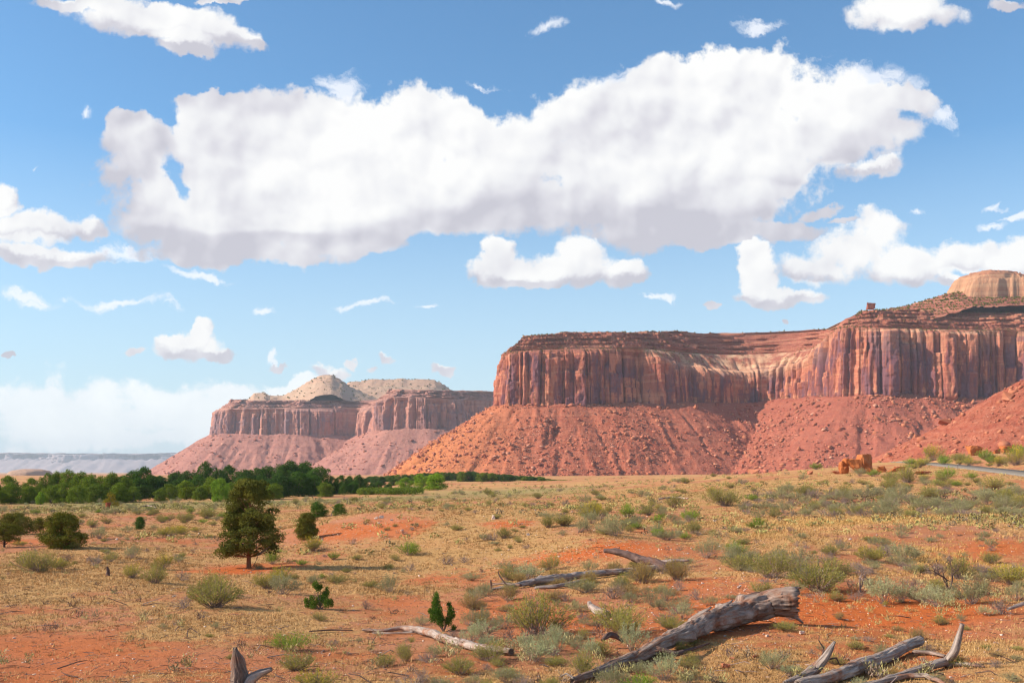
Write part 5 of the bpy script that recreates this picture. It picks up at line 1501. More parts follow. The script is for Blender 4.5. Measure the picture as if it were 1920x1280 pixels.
place_log('fallen_log', 'long low grey-brown log with broken boughs left of the leaning dark log', [(922,1104,2,1107),(960,1098,4,1104),(1000,1089,6,1097),(1040,1083,8,1092),(1090,1078,7,1087),(1140,1073,6,1081),(1200,1067,6,1074),(1240,1062,5,1070)], 2, M_LOG, groove=0.16, sides=28,
  parts=[('branch', [(1005,1102,3,1106),(1045,1098,4,1103),(1090,1090,4,1096),(1115,1084,2,1092)], M_LOG, S16), ('branch', [(955,1101,2,1105),(945,1090,1.6,1105),(936,1079,1.2,1105),(934,1070,.8,1105)], M_LOGD, S10), ('branch', [(975,1096,2.5,1103),(940,1093,2,1103),(920,1096,1.2,1103)], M_LOGR, S10), ('branch', [(922,1108,1.5,1110),(921,1098,2,1108),(920,1089,1.5,1108)], M_LOGD, S10)])
place_log('fallen_log', 'short dark brown log leaning up to the left above a shrub', [(1133,1031,4,1066),(1160,1035,6,1066),(1195,1045,8,1067),(1222,1055,9,1069),(1250,1063,10,1071)], 3, M_LOGD, groove=0.12, sides=24,
  parts=[('branch', [(1160,1032,1.2,1066),(1161,1026,.8,1066)], M_LOGD, S10), ('branch', [(1236,1054,4,1070),(1262,1050,4,1070),(1290,1050,2,1068)], M_LOG, S10)])
place_log('fallen_log', 'sinuous pale grey log lying in the grass below the two-spired sapling', [(678,1180,2,1184),(720,1181,3,1186),(757,1176,5,1183),(790,1180,7,1189),(825,1192,8,1202),(862,1205,8,1215),(905,1214,8,1224),(962,1222,7,1231)], 4, M_LOG, groove=0.12, sides=28,
  parts=[('branch', [(700,1186,1.5,1189),(740,1186,2,1190),(775,1184,2,1190)], M_LOG, S10), ('branch', [(580,1183,1,1186),(620,1180,1.5,1184),(660,1181,1.2,1185)], M_LOGD, S10)])
place_log('fallen_log', 'thick pale log with sawn end pointing right, at the bottom right', [(1495,1284,8,1293),(1560,1268,12,1281),(1610,1247,14,1262),(1660,1228,11,1242),(1700,1210,10,1225),(1727,1199,9,1219)], 5, M_LOG, groove=0.15, sides=40, ragged=0.1,
  parts=[('branch', [(1715,1222,4,1230),(1745,1223,4,1230),(1772,1229,3,1234)], M_LOGR, S16)])
place_log('fallen_log', 'pale curved log with a dark pointed snag standing at its right end', [(1471,1279,4,1285),(1500,1269,7,1277),(1528,1255,9,1269),(1545,1236,8,1270),(1556,1218,6,1270),(1566,1201,2,1270)], 6, M_LOG, groove=0.2, sides=28,
  parts=[('branch', [(1540,1240,2,1269),(1545,1215,1.5,1269),(1535,1200,1,1269),(1536,1192,.6,1269)], M_LOGD, S10), ('branch', [(1552,1235,2,1268),(1568,1232,1.5,1268),(1575,1246,1,1268)], M_LOGD, S10)])
place_log('fallen_log', 'forked log with an upright brown limb near the bottom right corner', [(1600,1288,5,1294),(1650,1277,6,1284),(1700,1262,7,1270),(1745,1248,8,1258),(1775,1239,8,1251),(1788,1222,8,1252),(1797,1196,6,1252),(1805,1168,4,1252)], 7, M_LOG, groove=0.13, sides=28,
  parts=[('branch', [(1772,1243,6,1251),(1810,1243,4,1250),(1846,1249,1.5,1253)], M_LOG, S16)])
place_log('fallen_log', 'thin pale branch bent down to the right along the bottom edge', [(1620,1288,5,1293),(1660,1275,5,1282),(1700,1266,5,1273),(1735,1265,5,1272),(1760,1276,4,1282),(1778,1286,3,1290)], 8, M_LOG, sides=20, groove=0.12)
place_log('tree_stump', 'twisted grey forked stump cut off by the bottom edge, left of centre', [(458,1312,20,1300),(452,1290,15,1300),(449,1262,13,1300),(446,1240,9,1300),(440,1214,3,1300)], 9, M_LOGR, cat='stump', groove=0.25, sides=36, knots=2, ragged=0.5,
  parts=[('branch', [(458,1298,13,1300),(472,1272,10,1300),(488,1261,7,1300),(507,1254,4,1300)], M_LOG, dict(sides=24, groove=0.2, knots=1, ragged=0.5))])
place_log('tree_stump', 'small pale weathered stump behind the large olive bush at centre', [(1104,1127,3,1150),(1108,1137,6,1150),(1120,1146,8,1153),(1140,1152,6,1157)], 10, M_LOG, cat='stump', groove=0.2, sides=20)
place_log('tree_stump', 'small dark stump alone on the left flat', [(202,1080,4,1079),(203,1070,3,1079),(201,1062,1.5,1079)], 11, M_LOGD, cat='stump', groove=0.2, sides=14, knots=1)
place_log('root_arch', 'dark arched root left of the big olive bush at centre', [(1130,1200,3,1216),(1142,1190,5,1214),(1155,1192,4,1212),(1168,1202,3,1212)], 12, M_LOGD, cat='root', groove=0.2, sides=16)
place_log('fallen_branch', 'thin grey branch lying far off on the flat at right of centre', [(1235,935,1.5,938),(1260,932,2.2,935),(1290,934,1.5,937)], 13, M_LOG, cat='branch', sides=10, knots=0)
place_log('fallen_branch', 'bleached branch lying on the flat before the dark grove', [(262,951,1.2,953),(275,947,1.5,951),(292,951,1.0,953)], 14, M_LOG, cat='branch', sides=10, knots=0)
place_log('fallen_branch', 'pale branch stub leaning at the right edge below the shrubs', [(1890,1142,3,1150),(1910,1134,4,1148),(1935,1124,4,1146)], 15, M_LOG, cat='branch', sides=14, knots=0)

# ------------------------------------------------------------------ man-made bits
def drum():
    p = on_ground(203, 951); k = p[1] / F; p[2] = gz(p[0], p[1])
    m = simple_mat('rusty_steel', (0.22, 0.055, 0.03), (0.34, 0.09, 0.045), 5.0, 0.7)
    h, r = 9.5 * k, 4.6 * k; prof = []
    for z in np.linspace(0, 1, 19): prof.append((r * (1.05 if min(abs(z - 0.33), abs(z - 0.66)) < 0.03 or z in (0.0, 1.0) else 1.0), z * h))
    n = 20; th = np.linspace(0, 2 * np.pi, n, endpoint=False)
    V = np.array([[a * math.cos(t), a * math.sin(t), z] for a, z in prof for t in th])
    i = np.arange(len(prof) - 1)[:, None] * n; j = np.arange(n)[None]; j2 = (j + 1) % n
    f = np.stack([i + j, i + j2, i + n + j2, i + n + j], -1).reshape(-1, 4)
    t = empty('drum', p); tag(t, 'rusty red drum standing before the golden bush at the left grove', 'drum')
    obj('barrel', mesh_np('barrel', V, f, m, True), t)
    segs = [[0, 0, h * 0.97, 0, 0, h * 0.985, r * 0.98, r * 0.98], [0, 0, h * 0.985, 0, 0, h * 0.99, r * 0.98, 0.001]]
    V, f = tubes(segs, 20); obj('lid', mesh_np('lid', V, f, m), t)
drum()
def marker(px, py, d, label):
    x = (px - 960) / F * d; z = gz(x, d); t = empty('marker_post', (x, d, z)); tag(t, label, 'marker post')
    V, f = tubes([[0, 0, -0.1, 0, 0, 1.35, 0.05, 0.045], [0, 0, 1.35, 0, 0, 1.38, 0.045, 0.002]], 6); obj('post', mesh_np('post', V, f, M_DARKTWIG), t)
    V, f = tubes([[0, -0.06, 1.1, 0, -0.06, 1.28, 0.05, 0.05]], 4); obj('reflector', mesh_np('reflector', V, f, simple_mat('reflector', (0.5, 0.48, 0.45), (0.7, 0.68, 0.62))), t)
marker(1796, 885, 205, 'thin dark marker post on the near verge of the road')
marker(1886, 876, 226, 'thin marker post at the road near the right edge')

# ------------------------------------------------------------------ shrubs read off the photo: kind, px, foot row, width px, label[, height scale]
HERO = [
 ('rabbit',75,1073,72,'large olive rabbitbrush on the left flat below the dome juniper'),('yellow',112,1068,34,'yellow-green bush touching the large left rabbitbrush'),
 ('dead',127,1052,30,'grey-purple leafless bush behind the large left rabbitbrush'),('dead',175,1060,42,'greyish leafless bush right of the large left rabbitbrush'),
 ('rabbit',206,1052,26,'small olive bush up from the dark stump'),('sage',245,1047,34,'grey-green sagebrush up from the pair of round bushes, left side'),('yellow',247,1083,40,'yellow-green bush, left one of the pair right of the dark stump'),
 ('rabbit',291,1092,46,'olive bush, right one of the pair right of the dark stump'),('yellow',303,1068,40,'yellowish bush behind the pair right of the dark stump'),('dead',341,1088,36,'purple-grey dead bush left of the lone juniper foot'),
 ('rabbit',402,1137,92,'large grey-olive rabbitbrush below the lone juniper, dark at its base'),('rabbit',388,1118,60,'upper lobe bush behind the large rabbitbrush below the lone juniper'),('dead',345,1140,62,'sprawling dead branches left of the large rabbitbrush',0.7),
 ('yellow',500,1104,56,'yellow-tipped rabbitbrush right of and below the lone juniper'),('yellow',527,1094,44,'tall yellow-flowering bush right of the lone juniper foot',1.2),('sage',530,1114,60,'grey sagebrush in front of the yellow-flowering bush'),
 ('sage',582,1093,30,'small grey shrub with pale stalks above the ragged young juniper'),('rabbit',632,1093,38,'olive-yellow bush right of the ragged young juniper'),('rabbit',694,1101,28,'upright olive bush, left neighbour of the round grey-olive one'),
 ('sage',735,1111,44,'round grey-olive bush with narrow base left of centre'),('green',767,1040,44,'bright green mound bush below the red bank'),('dead',767,1069,30,'dead dark bush right below the bright green mound'),
 ('dead',836,1058,40,'grey-purple bush, left of the pair right of the bright mound'),('dead',869,1055,32,'grey-purple bush, right of the pair right of the bright mound'),('green',625,1048,24,'little green bush on the flat right of the lone juniper'),
 ('green',512,1057,34,'green bush between the lone juniper and the egg-shaped one'),('yellow',586,1032,42,'yellow-green bush just under the egg-shaped juniper'),('green',566,1058,26,'low lime bush under the egg-shaped juniper',0.7),
 ('dead',686,1142,36,'grey spiky shrub on a red mound left of the two-spired sapling'),('dead',662,1020,22,'grey dead bush on the stony red bank'),
 ('pale',990,1087,50,'pale silvery green bush at the left end of the long low log',0.7),('rabbit',1028,1068,40,'olive bush with dark base above the long low log'),
 ('rabbit',1010,1190,120,'widest olive bush at centre, spreading behind pale sage',0.85),('pale',985,1224,46,'pale sage in front of the widest bush, left one'),('pale',1042,1228,52,'pale sage in front of the widest bush, right one'),('sage',1062,1208,46,'grey sage on the right flank of the widest bush'),
 ('rabbit',862,1262,58,'yellow-olive bush below the sinuous grey log'),('rabbit',760,1240,40,'tall thin olive bush standing against the sinuous log',1.5),('rabbit',722,1250,44,'low olive bush left of the tall thin one',0.8),('dead',772,1290,100,'wide purple-grey dead bush on the bottom edge left of centre',0.75),
 ('green',541,1218,74,'brightest lime green bush above the forked stump',0.85),('rabbit',552,1258,66,'faded olive bush under the lime green one'),('yellow',594,1292,84,'yellow-green bush on the bottom edge right of the forked stump',0.7),
 ('sage',878,1172,38,'grey-olive bush right of the two-spired sapling, nearer one'),('sage',905,1165,34,'grey-olive bush right of the two-spired sapling, farther one'),('pale',1095,1232,44,'pale sage bush left of the arched root'),('rabbit',1090,1265,60,'grey-olive bush left of the thin end of the biggest log'),
 ('rabbit',1168,1188,108,'big olive bush above the middle of the biggest log'),('pale',1185,1224,56,'pale green feathery bush leaning over the biggest log'),('dead',1245,1172,66,'purple-brown leafless bush above the biggest log'),('dead',1300,1168,40,'thin leafless bush touching the biggest log'),
 ('dead',1092,1162,34,'dark grey bush beside the small pale stump'),('ochre',1272,1088,58,'ochre broom-like bush right of the leaning dark log'),('ochre',1205,1092,52,'pale yellow bush under the leaning dark log'),('dead',1270,1108,40,'leafless bush below the ochre broom bush'),
 ('dead',1148,1122,62,'brown-grey bush under the long low log'),('rabbit',1168,1096,34,'yellow-grey bush against the long low log'),('sage',1100,1112,50,'grey bush in front of the long low log'),('dead',1240,1075,36,'dark brush heap at the root of the leaning log'),
 ('rabbit',1443,1083,86,'large olive bush, leftmost of the right-hand row'),('rabbit',1535,1108,96,'large green-olive bush, second of the right-hand row'),('yellow',1637,1052,52,'yellow-flowering bush behind the right-hand row'),('rabbit',1556,1040,34,'slim olive bush behind the right-hand row'),
 ('pale',1655,1132,66,'pale sage in the front of the right-hand row'),('sage',1690,1128,50,'grey sage right of the pale one in the right-hand row'),('sage',1733,1130,44,'dull grey sage in the middle of the right-hand row'),('pale',1762,1136,62,'blue-grey sage right in the right-hand row'),
 ('sage',1822,1132,72,'darkest grey sage of the right-hand row'),('yellow',1895,1096,70,'yellow-green bush on the right edge'),('sage',1908,1126,44,'grey bush under the yellow-green one on the right edge'),('dead',1878,1150,60,'leafless bush near the right edge below the row'),
 ('pale',1850,1150,36,'low pale tuft bush below the right-hand row',0.6),('sage',1500,1068,50,'grey bush behind the two large olive bushes'),('sage',1412,1060,44,'grey-green bush up left of the right-hand row'),('green',1385,1040,44,'green-topped bush above the right-hand row, left'),
 ('sage',1385,1056,50,'grey sage under the green-topped bush'),('sage',1324,1046,50,'pale grey bush right of the stony bank'),('sage',1448,1254,54,'round sage bush left of the pale curved log'),('pale',1478,1262,34,'small pale sage by the pale curved log'),
 ('sage',1648,1225,38,'small grey sage tree-like bush behind the thick pale log'),('rabbit',1605,1216,30,'olive tuft bush behind the thick pale log'),('dead',1742,1222,40,'small dark leafless shrub at the sawn end of the pale log'),('ochre',1720,1196,30,'spiky straw-coloured tuft above the sawn log end',1.3),
 ('yellow',1660,1136,14,'small golden grass bush in front of the pale sage'),('ochre',1842,1114,40,'golden grass bush right of the twisted dead trunk'),('pale',1610,1296,30,'pale sage tip on the bottom edge under the thick pale log'),('green',1200,1300,70,'light green bush on the bottom edge under the big log'),
 ('rabbit',1300,1240,30,'olive grass bush under the biggest log'),('rabbit',1470,1180,60,'low olive bush in the shade of the raised log end',0.5),
 ('rabbit',1056,985,44,'olive bush on the crest, left end of the shrub belt'),('rabbit',1028,988,30,'dark olive bush at the left end of the belt above the red bank'),('sage',1085,998,38,'grey bush in the belt above the red bank'),('yellow',1110,974,42,'yellow-green bush high in the belt above the red bank'),
 ('sage',1155,1006,54,'grey-green bush low in the belt above the red bank'),('green',1177,968,40,'round green bush right in the belt above the red bank'),('sage',1222,1004,34,'grey bush right of the belt above the red bank'),('sage',1248,1012,42,'sage bush right of the red soil gap'),
 ('rabbit',1300,1000,34,'dark olive round bush on the flat right of the belt'),('green',1283,1010,24,'small green bush right of the belt'),('green',1415,990,38,'green bush with spread branches in the straw grass'),('sage',1386,999,24,'small dark bush left of the spread green one'),
 ('dead',925,1012,32,'purple-grey bush below the crest of the central red bank'),('rabbit',945,1008,28,'olive bush below the crest of the central red bank'),('rabbit',930,972,18,'olive tuft beside the white stone'),
 ('yellow',316,1005,52,'flat yellow-green bush on the left flat, left part',0.55),('yellow',340,1001,36,'flat yellow-green bush on the left flat, right part',0.55),('sage',186,1010,34,'grey sage on the left flat right of the dome juniper'),('rabbit',172,988,26,'olive bush up right of the dome juniper'),
 ('rabbit',140,1028,22,'pale bush at the foot of the dome juniper'),('yellow',38,1022,34,'low yellowish bush right of the fork-trunked juniper',0.4),('rabbit',348,978,30,'olive bush on the far left flat'),('rabbit',388,972,34,'olive bush left of the lone juniper crown'),
 ('rabbit',1360,948,60,'olive-green bush on the far flat right of centre'),('yellow',1335,925,20,'bright green bush on the far flat right of centre'),('rabbit',1265,952,36,'dull olive bush on the far flat at centre right'),
 ('rabbit',1700,905,44,'dark olive bush below the end of the road'),('rabbit',1672,903,34,'olive bush right below the split block'),('sage',1612,892,24,'grey bush in front of the split block'),('green',1636,893,24,'green bush right in front of the split block'),
 ('green',1770,900,40,'green bush below the road, left'),('green',1820,898,26,'rich green bush on the near verge of the road',0.7),('rabbit',1862,918,62,'wide olive-green bush below the road near the right edge',0.55),('green',1708,872,26,'yellow-green bush at the far end of the road, left'),
 ('yellow',1725,876,22,'yellow bush at the far end of the road, right'),('yellow',1748,864,36,'yellow bush behind the road, leftmost'),('green',1770,867,30,'green bush behind the road'),('rabbit',1802,868,34,'olive bush behind the road in front of the squarish boulder'),
 ('green',1855,865,40,'green bush behind the road right of the squarish boulder'),('yellow',1905,872,44,'yellow-green bush behind the road at the right edge'),('green',1905,856,40,'green bush uphill at the right edge'),('green',1531,880,24,'small green bush left of the split block'),
 ('green',1415,939,32,'lime bush at the left of the dark shrub belt',0.7),('rabbit',1510,930,36,'olive bush in the dark shrub belt'),('rabbit',1670,920,34,'grey-olive bush under the red rock'),
]
for h in HERO:
    shrub(h[0], h[1], h[2], h[3], h[4], hs=(h[5] if len(h) > 5 else 1.0))
for px, py, wd in [(22,1138,24),(84,1132,30),(134,1136,34),(174,1124,26),(215,1112,34),(50,1114,16),(30,1120,14),(8,1112,18),(118,1128,22),(245,1116,14),(275,1110,14),(150,1130,20),(262,1128,26),(242,1174,12),(205,1186,14),(343,1178,16),(52,1106,16),(182,1096,22),(247,1098,16),(295,1145,18),(380,1162,10)]:
    shrub('thorn', px, py, wd, 'small charred-looking leafless shrub on the bare lower left flat', 'charred shrubs on the lower left flat')
for px, py, wd in [(640,1148,22),(700,1160,26),(735,1150,34),(690,1170,16),(790,1178,18),(540,1134,20),(560,1132,14),(505,1138,20),(852,1180,24),(885,1196,26)]:
    shrub('thorn', px, py, wd, 'small dark leafless shrub in the grass above the sinuous grey log', 'dark leafless shrubs above the sinuous log')

ZONES = [  # name phrase, px range, row range, count, kinds, width range
 ('on the far left flat before the left grove', (0,420),(948,985),60,('sage','rabbit','sage','rabbit','dead','green'),(10,24)),
 ('on the left flat around the dome juniper', (140,420),(985,1060),34,('sage','rabbit','dead','sage','thorn','yellow'),(10,24)),
 ('on the flat between lone juniper and red bank', (480,760),(1035,1085),22,('sage','rabbit','dead','green'),(10,24)),
 ('on the flat beyond the red bank', (640,1250),(918,962),80,('rabbit','sage','dead','rabbit'),(8,24)),
 ('on the stony red bank', (690,1010),(985,1040),16,('dead','sage','rabbit'),(12,24)),
 ('around the belt above the central red bank', (1010,1330),(958,1012),34,('sage','rabbit','dead','sage','green'),(18,38)),
 ('in the dark belt across the right-hand flat', (1390,1915),(925,972),150,('dead','sage','dead','thorn','sage','rabbit'),(20,46)),
 ('on the pale flat below the split block', (1250,1800),(893,925),46,('rabbit','sage','rabbit','dead'),(8,22)),
 ('in the straw grass right of centre', (1330,1900),(975,1045),30,('dead','sage','thorn','sage','rabbit'),(12,34)),
 ('on the right side behind the sagebrush row', (1560,1915),(1020,1085),26,('dead','thorn','sage','dead'),(18,44)),
 ('along the right-hand sagebrush row', (1370,1915),(1050,1128),44,('sage','dead','sage','rabbit','dead'),(28,62)),
 ('around the long low log at centre', (880,1330),(1060,1150),50,('sage','dead','rabbit','sage','ochre'),(20,50)),
 ('in the lower centre between the logs', (780,1300),(1150,1290),52,('sage','dead','rabbit','sage','pale'),(26,62)),
 ('on the grassy lower left', (300,780),(1150,1290),18,('rabbit','sage','dead'),(12,30)),
 ('beside the road at right', (1700,1915),(862,912),30,('green','rabbit','yellow','sage'),(12,28)),
 ('on the red slope at the lower right', (1480,1910),(1150,1290),32,('rabbit','ochre','sage','rabbit','dead'),(12,42)),
 ('at the foot of the left and dark groves', (0,640),(938,950),44,('sage','rabbit','pale','sage'),(8,18)),
]
ADJ = {'rabbit': 'olive rabbitbrush', 'sage': 'grey-green sagebrush', 'dead': 'grey leafless shrub', 'green': 'small green shrub', 'yellow': 'yellow-green rabbitbrush', 'thorn': 'dark leafless shrub', 'ochre': 'straw-coloured broom shrub', 'pale': 'pale sagebrush'}
def fill():
    rnd = random.Random(99)
    for ph, xr, yr, n, kinds, wr in ZONES:
        tries = 0; c = 0
        while c < n and tries < n * 6:
            tries += 1
            px = rnd.uniform(*xr); py = yr[0] + (yr[1] - yr[0]) * rnd.random() ** 0.9
            if px > 1722 and 874 < py < 899: continue
            p = on_ground(px, py)
            if any((p[0] - a) ** 2 + ((p[1] - b) * 0.7) ** 2 < (q * 0.9) ** 2 for a, b, q in SHRUBS): continue
            k = rnd.choice(kinds); wd = rnd.uniform(*wr)
            if k == 'thorn': wd *= 0.8
            shrub(k, px, py, wd, 'smaller ' + ADJ[k] + ' ' + ph, ADJ[k] + ' ' + ph, rnd.uniform(0.65, 0.95)); c += 1
fill()

# ------------------------------------------------------------------ grass and fine scrub as ground cover
def grass():
    rg = np.random.default_rng(3)
    n = 300000
    d = np.exp(rg.uniform(math.log(19.5), math.log(230), n)); px = rg.uniform(-60, 1980, n); x = (px - 960) / F * d
    gr, gn, st, rd = cover(x, d)
    pr = np.clip(gr, 0, 1) ** 1.7 * 0.9 + 0.05
    keep = rg.uniform(size=n) < pr * 0.62
    x, d, gr, gn, rd = x[keep], d[keep], gr[keep], gn[keep], rd[keep]; px = px[keep]
    z = ground_h(x, d); m = len(x)
    tall = blobs_at(x, d, [(1600,78,230,0.10,1.0),(1450,64,90,0.05,0.7),(1800,50,80,0.1,0.9),(1700,60,150,0.08,0.6),(1250,74,70,0.04,0.6)])
    hgt = (0.05 + 0.09 * rg.uniform(size=m) ** 2 + 0.20 * np.clip(tall, 0, 1.1) * rg.uniform(0.4, 1, m)) * (1 + 0.6 * (fbm(x / 3, d / 3, 2, 4)))
    hgt = np.clip(hgt, 0.03, 0.5) * (0.75 + 0.25 * np.clip(d / 60, 0, 2))
    B = 7
    ang = rg.uniform(0, 2 * np.pi, (m, B)); le = rg.uniform(0.15, 1.1, (m, B)); bs = rg.normal(0, 0.05, (m, B, 2)) * (0.6 + d / 50)[:, None, None]
    h = hgt[:, None] * rg.uniform(0.5, 1.2, (m, B)); wd = np.maximum(0.004, 0.00038 * d)[:, None] * rg.uniform(0.6, 1.3, (m, B))
    bx = x[:, None] + bs[..., 0]; by = d[:, None] + bs[..., 1]; bz = np.repeat(z[:, None], B, 1) - 0.01
    tx = bx + np.cos(ang) * h * le; ty = by + np.sin(ang) * h * le; tz = bz + h
    sx = rg.normal(size=(m, B)); sx, sy = wd * np.cos(ang + 1.57 + 0.5 * sx), wd * np.sin(ang + 1.57 + 0.5 * sx)
    V = np.stack([np.stack([bx - sx, by - sy, bz], -1), np.stack([bx + sx, by + sy, bz], -1), np.stack([tx, ty, tz], -1)], 2).reshape(-1, 3)
    f = np.arange(len(V)).reshape(-1, 3)
    tone = np.clip(0.5 + 0.35 * fbm(x / 5, d / 7, 3, 8) + rg.normal(0, 0.16, m), 0, 1); grn = np.clip(gn * 0.9 + 0.25 * (rg.uniform(size=m) < 0.12) + rd * 0.0, 0, 1)
    gold = np.clip(tall * 0.7 + blobs_at(x, d, [(1780,48,140,0.14,0.8),(1600,30,260,0.3,0.5)]), 0, 1)
    rep = lambda a: np.repeat(a, B * 3)
    mt, t, b = mat_new('straw', 0.9, 0.05)
    tn, gg, gd = attr(t, 'tone'), attr(t, 'green'), attr(t, 'gold')
    c = mixc(t, tn, (0.32, 0.170, 0.068), (0.68, 0.425, 0.19))
    c = mixc(t, mth(t, 'MULTIPLY', gd, 0.75), c, mixc(t, tn, (0.44, 0.235, 0.06), (0.72, 0.46, 0.16)))
    c = mixc(t, mth(t, 'MULTIPLY', gg, 0.8), c, mixc(t, tn, (0.16, 0.14, 0.045), (0.36, 0.31, 0.11)))
    t.links.new(c, b.inputs['Base Color'])
    me = mesh_np('grass', V, f, mt, False, {'tone': rep(tone), 'green': rep(grn), 'gold': rep(gold)})
    tag(obj('grass', me), 'dry straw grass and litter covering the plain', 'grass', kind='stuff')
grass()
def litter():
    rg = np.random.default_rng(21); n = 5200
    d = np.exp(rg.uniform(math.log(20), math.log(75), n)); px = rg.uniform(-40, 1960, n); x = (px - 960) / F * d; z = ground_h(x, d)
    a = rg.uniform(0, 6.28, n); ln = rg.uniform(0.04, 0.19, n) * np.where(rg.uniform(size=n) < 0.06, 2.6, 1); r = ln * 0.035 + 0.002
    p0 = np.stack([x, d, z + r + 0.01], -1); k = rg.uniform(-0.05, 0.35, n)
    p1 = p0 + np.stack([np.cos(a) * ln, np.sin(a) * ln, ln * k], -1); p1[:, 2] = np.maximum(p1[:, 2], ground_h(p1[:, 0], p1[:, 1]) + 0.005)
    p2 = p1 + np.stack([np.cos(a + rg.normal(0, .6, n)) * ln, np.sin(a + rg.normal(0, .6, n)) * ln, ln * k * rg.uniform(-1, 1, n)], -1) * 0.7
    S = np.concatenate([np.c_[p0, p1, r, r * 0.8], np.c_[p1, p2, r * 0.8, r * 0.4]]); dk = np.r_[rg.uniform(size=n), np.zeros(n)]; dk[n:] = dk[:n]
    for nm, m_, mt in (('litter', dk < 0.6, M_DARKTWIG), ('litter', dk >= 0.6, M_TWIG)):
        V, f = tubes(S[m_]); tag(obj(nm, mesh_np(nm, V, f, mt)), 'broken twigs and bark lying about the plain', 'litter', kind='stuff')
litter()
def near_scrub():
    # low tangled dead stalks and tufts between the shrubs
    rg = np.random.default_rng(31); n = 5200
    d = np.exp(rg.uniform(math.log(21), math.log(125), n)); px = rg.uniform(-40, 1960, n); x = (px - 960) / F * d
    gr, gn, st, rd = cover(x, d)
    clus = fbm(x / 6, d / 9, 3, 63); right = np.clip((px - 800) / 700, 0, 1)
    ok = rg.uniform(size=n) < np.clip(0.10 + 0.9 * clus, 0, 1) * (0.45 + 0.55 * right)
    x, d = x[ok], d[ok]; z = ground_h(x, d, False); m = len(x); B = 60
    s = rg.uniform(0.12, 0.36, m)
    az = rg.uniform(0, 6.28, (m, B)); le = rg.uniform(0.1, 0.9, (m, B)); h = s[:, None] * rg.uniform(0.5, 1.3, (m, B))
    dr = unit(np.stack([np.cos(az) * le, np.sin(az) * le, np.ones((m, B))], -1)); c = np.stack([x, d, z], -1)[:, None] + dr * h[..., None] * rg.uniform(0.4, 1, (m, B, 1)) + np.c_[rg.normal(0, .05, (m * B, 2)), np.zeros(m * B)].reshape(m, B, 3)
    ax = unit(dr + rg.normal(0, .4, dr.shape)).reshape(-1, 3)
    V, f = leaf_quads(c.reshape(-1, 3), ax, np.repeat(s * 0.38, B), np.repeat(0.009 + s * 0.035, B), rg)
    tone = np.repeat(np.clip(0.5 + 0.5 * fbm(x / 4, d / 4, 2, 64) + rg.normal(0, .22, m), 0, 1), B * 4)
    mt, t, b = mat_new('low_scrub', 0.9, 0.05); tn = attr(t, 'tone')
    t.links.new(ramp(t, tn, [(0, (0.16, 0.10, 0.08)), (0.25, (0.30, 0.21, 0.16)), (0.5, (0.33, 0.27, 0.11)), (0.8, (0.44, 0.38, 0.16)), (1, (0.52, 0.44, 0.22))]), b.inputs['Base Color'])
    tag(obj('scrub', mesh_np('scrub', V, f, mt, False, {'tone': tone})), 'low dry stalks and tufts growing between the shrubs', 'scrub', kind='stuff')
near_scrub()
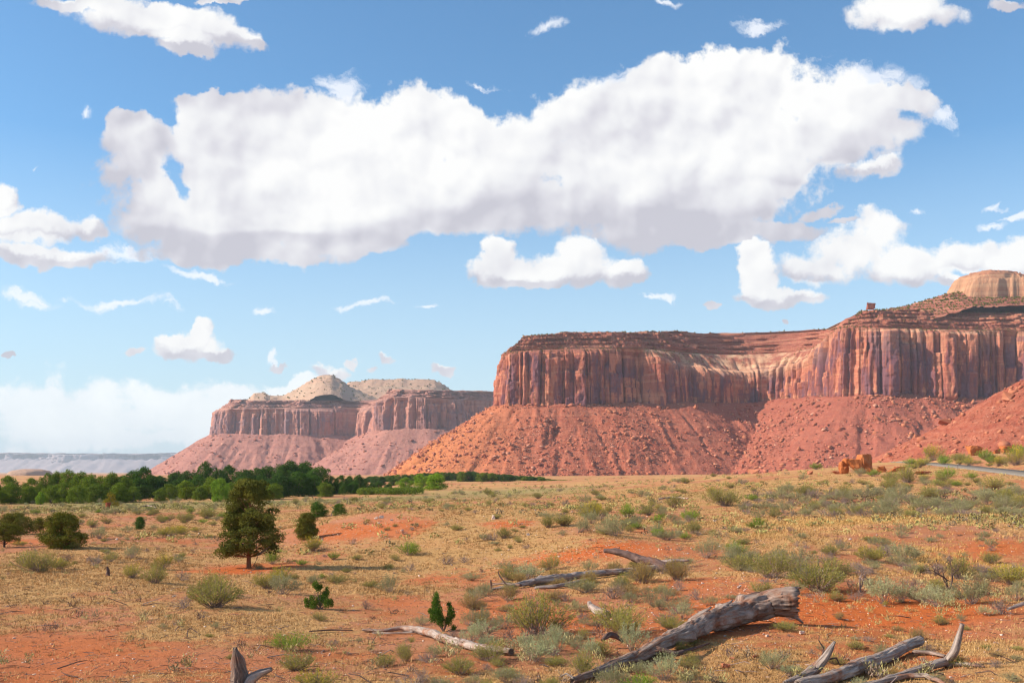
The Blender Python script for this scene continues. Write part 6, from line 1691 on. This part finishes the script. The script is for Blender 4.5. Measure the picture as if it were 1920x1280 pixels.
def far_scrub():
    rg = np.random.default_rng(8); n = 11000
    d = np.exp(rg.uniform(math.log(62), math.log(700), n)); px = rg.uniform(-40, 1960, n); x = (px - 960) / F * d
    gr, gn, st, rd = cover(x, d)
    belt = blobs_at(x, d, [(1650, 112, 230, 0.13, 0.9), (1850, 75, 120, 0.2, 0.5), (1450, 125, 100, 0.12, 0.5)])
    clus = np.clip(0.5 + 1.6 * fbm(x / 14, d / 22, 3, 61), 0, 1.4)
    ok = rg.uniform(size=n) < np.clip((0.20 + gn * 0.7) * clus + belt, 0, 1)
    # keep the road clear

    dr = np.min((x[:, None] - ROAD[None, ::3, 0]) ** 2 + (d[:, None] - ROAD[None, ::3, 1]) ** 2, 1)
    ok &= dr > 36
    x, d, belt = x[ok], d[ok], belt[ok]; z = ground_h(x, d, False); m = len(x); B = 26
    s = rg.uniform(0.28, 0.9, m) * (0.55 + 0.3 * np.clip(d / 150, 0, 1) + d / 900)
    c = np.stack([x, d, z], -1)[:, None] + unit(rg.normal(size=(m, B, 3))) * (s[:, None, None]) * np.array([0.8, 0.8, 0.45]) * rg.uniform(0.4, 1, (m, B, 1)) + np.array([0, 0, 0.35]) * s[:, None, None]
    c = c.reshape(-1, 3); ax = unit(rg.normal(size=c.shape) + np.array([0, 0, 0.8]))
    V, f = leaf_quads(c, ax, np.repeat(s * 0.42, B), np.repeat(s * 0.17, B), rg)
    tone = np.repeat(rg.uniform(size=m) * (1 - 0.75 * np.clip(belt, 0, 1)), B * 4)
    mt, t, b = mat_new('far_scrub', 0.9, 0.05); tn = attr(t, 'tone')
    t.links.new(ramp(t, tn, [(0, (0.20, 0.15, 0.10)), (0.3, (0.27, 0.23, 0.09)), (0.65, (0.38, 0.33, 0.11)), (1, (0.50, 0.41, 0.17))]), b.inputs['Base Color'])
    tag(obj('scrub', mesh_np('scrub', V, f, mt, False, {'tone': tone})), 'low grey-green scrub covering the distant flat', 'scrub', kind='stuff')
far_scrub()
# ------------------------------------------------------------------ haze: one closed box of thin air
def build_haze():
    x0, x1, y0, y1, z0, z1 = -18000, 18000, -400, 17500, -140, 460
    v = [(x, y, z) for z in (z0, z1) for y in (y0, y1) for x in (x0, x1)]
    f = [(0, 2, 3, 1), (4, 5, 7, 6), (0, 1, 5, 4), (2, 6, 7, 3), (0, 4, 6, 2), (1, 3, 7, 5)]
    m = D.materials.new('haze'); m.use_nodes = True; t = m.node_tree; t.nodes.clear()
    pv = nd(t, 'ShaderNodeVolumePrincipled', {'Color': (0.80, 0.90, 1.0, 1), 'Density': HAZE, 'Anisotropy': 0.0})
    o = nd(t, 'ShaderNodeOutputMaterial', {'Volume': pv.outputs[0]})
    tag(obj('haze', mesh_np('haze', v, f, m)), kind='stuff')
HAZE = 0.50e-4
build_haze()
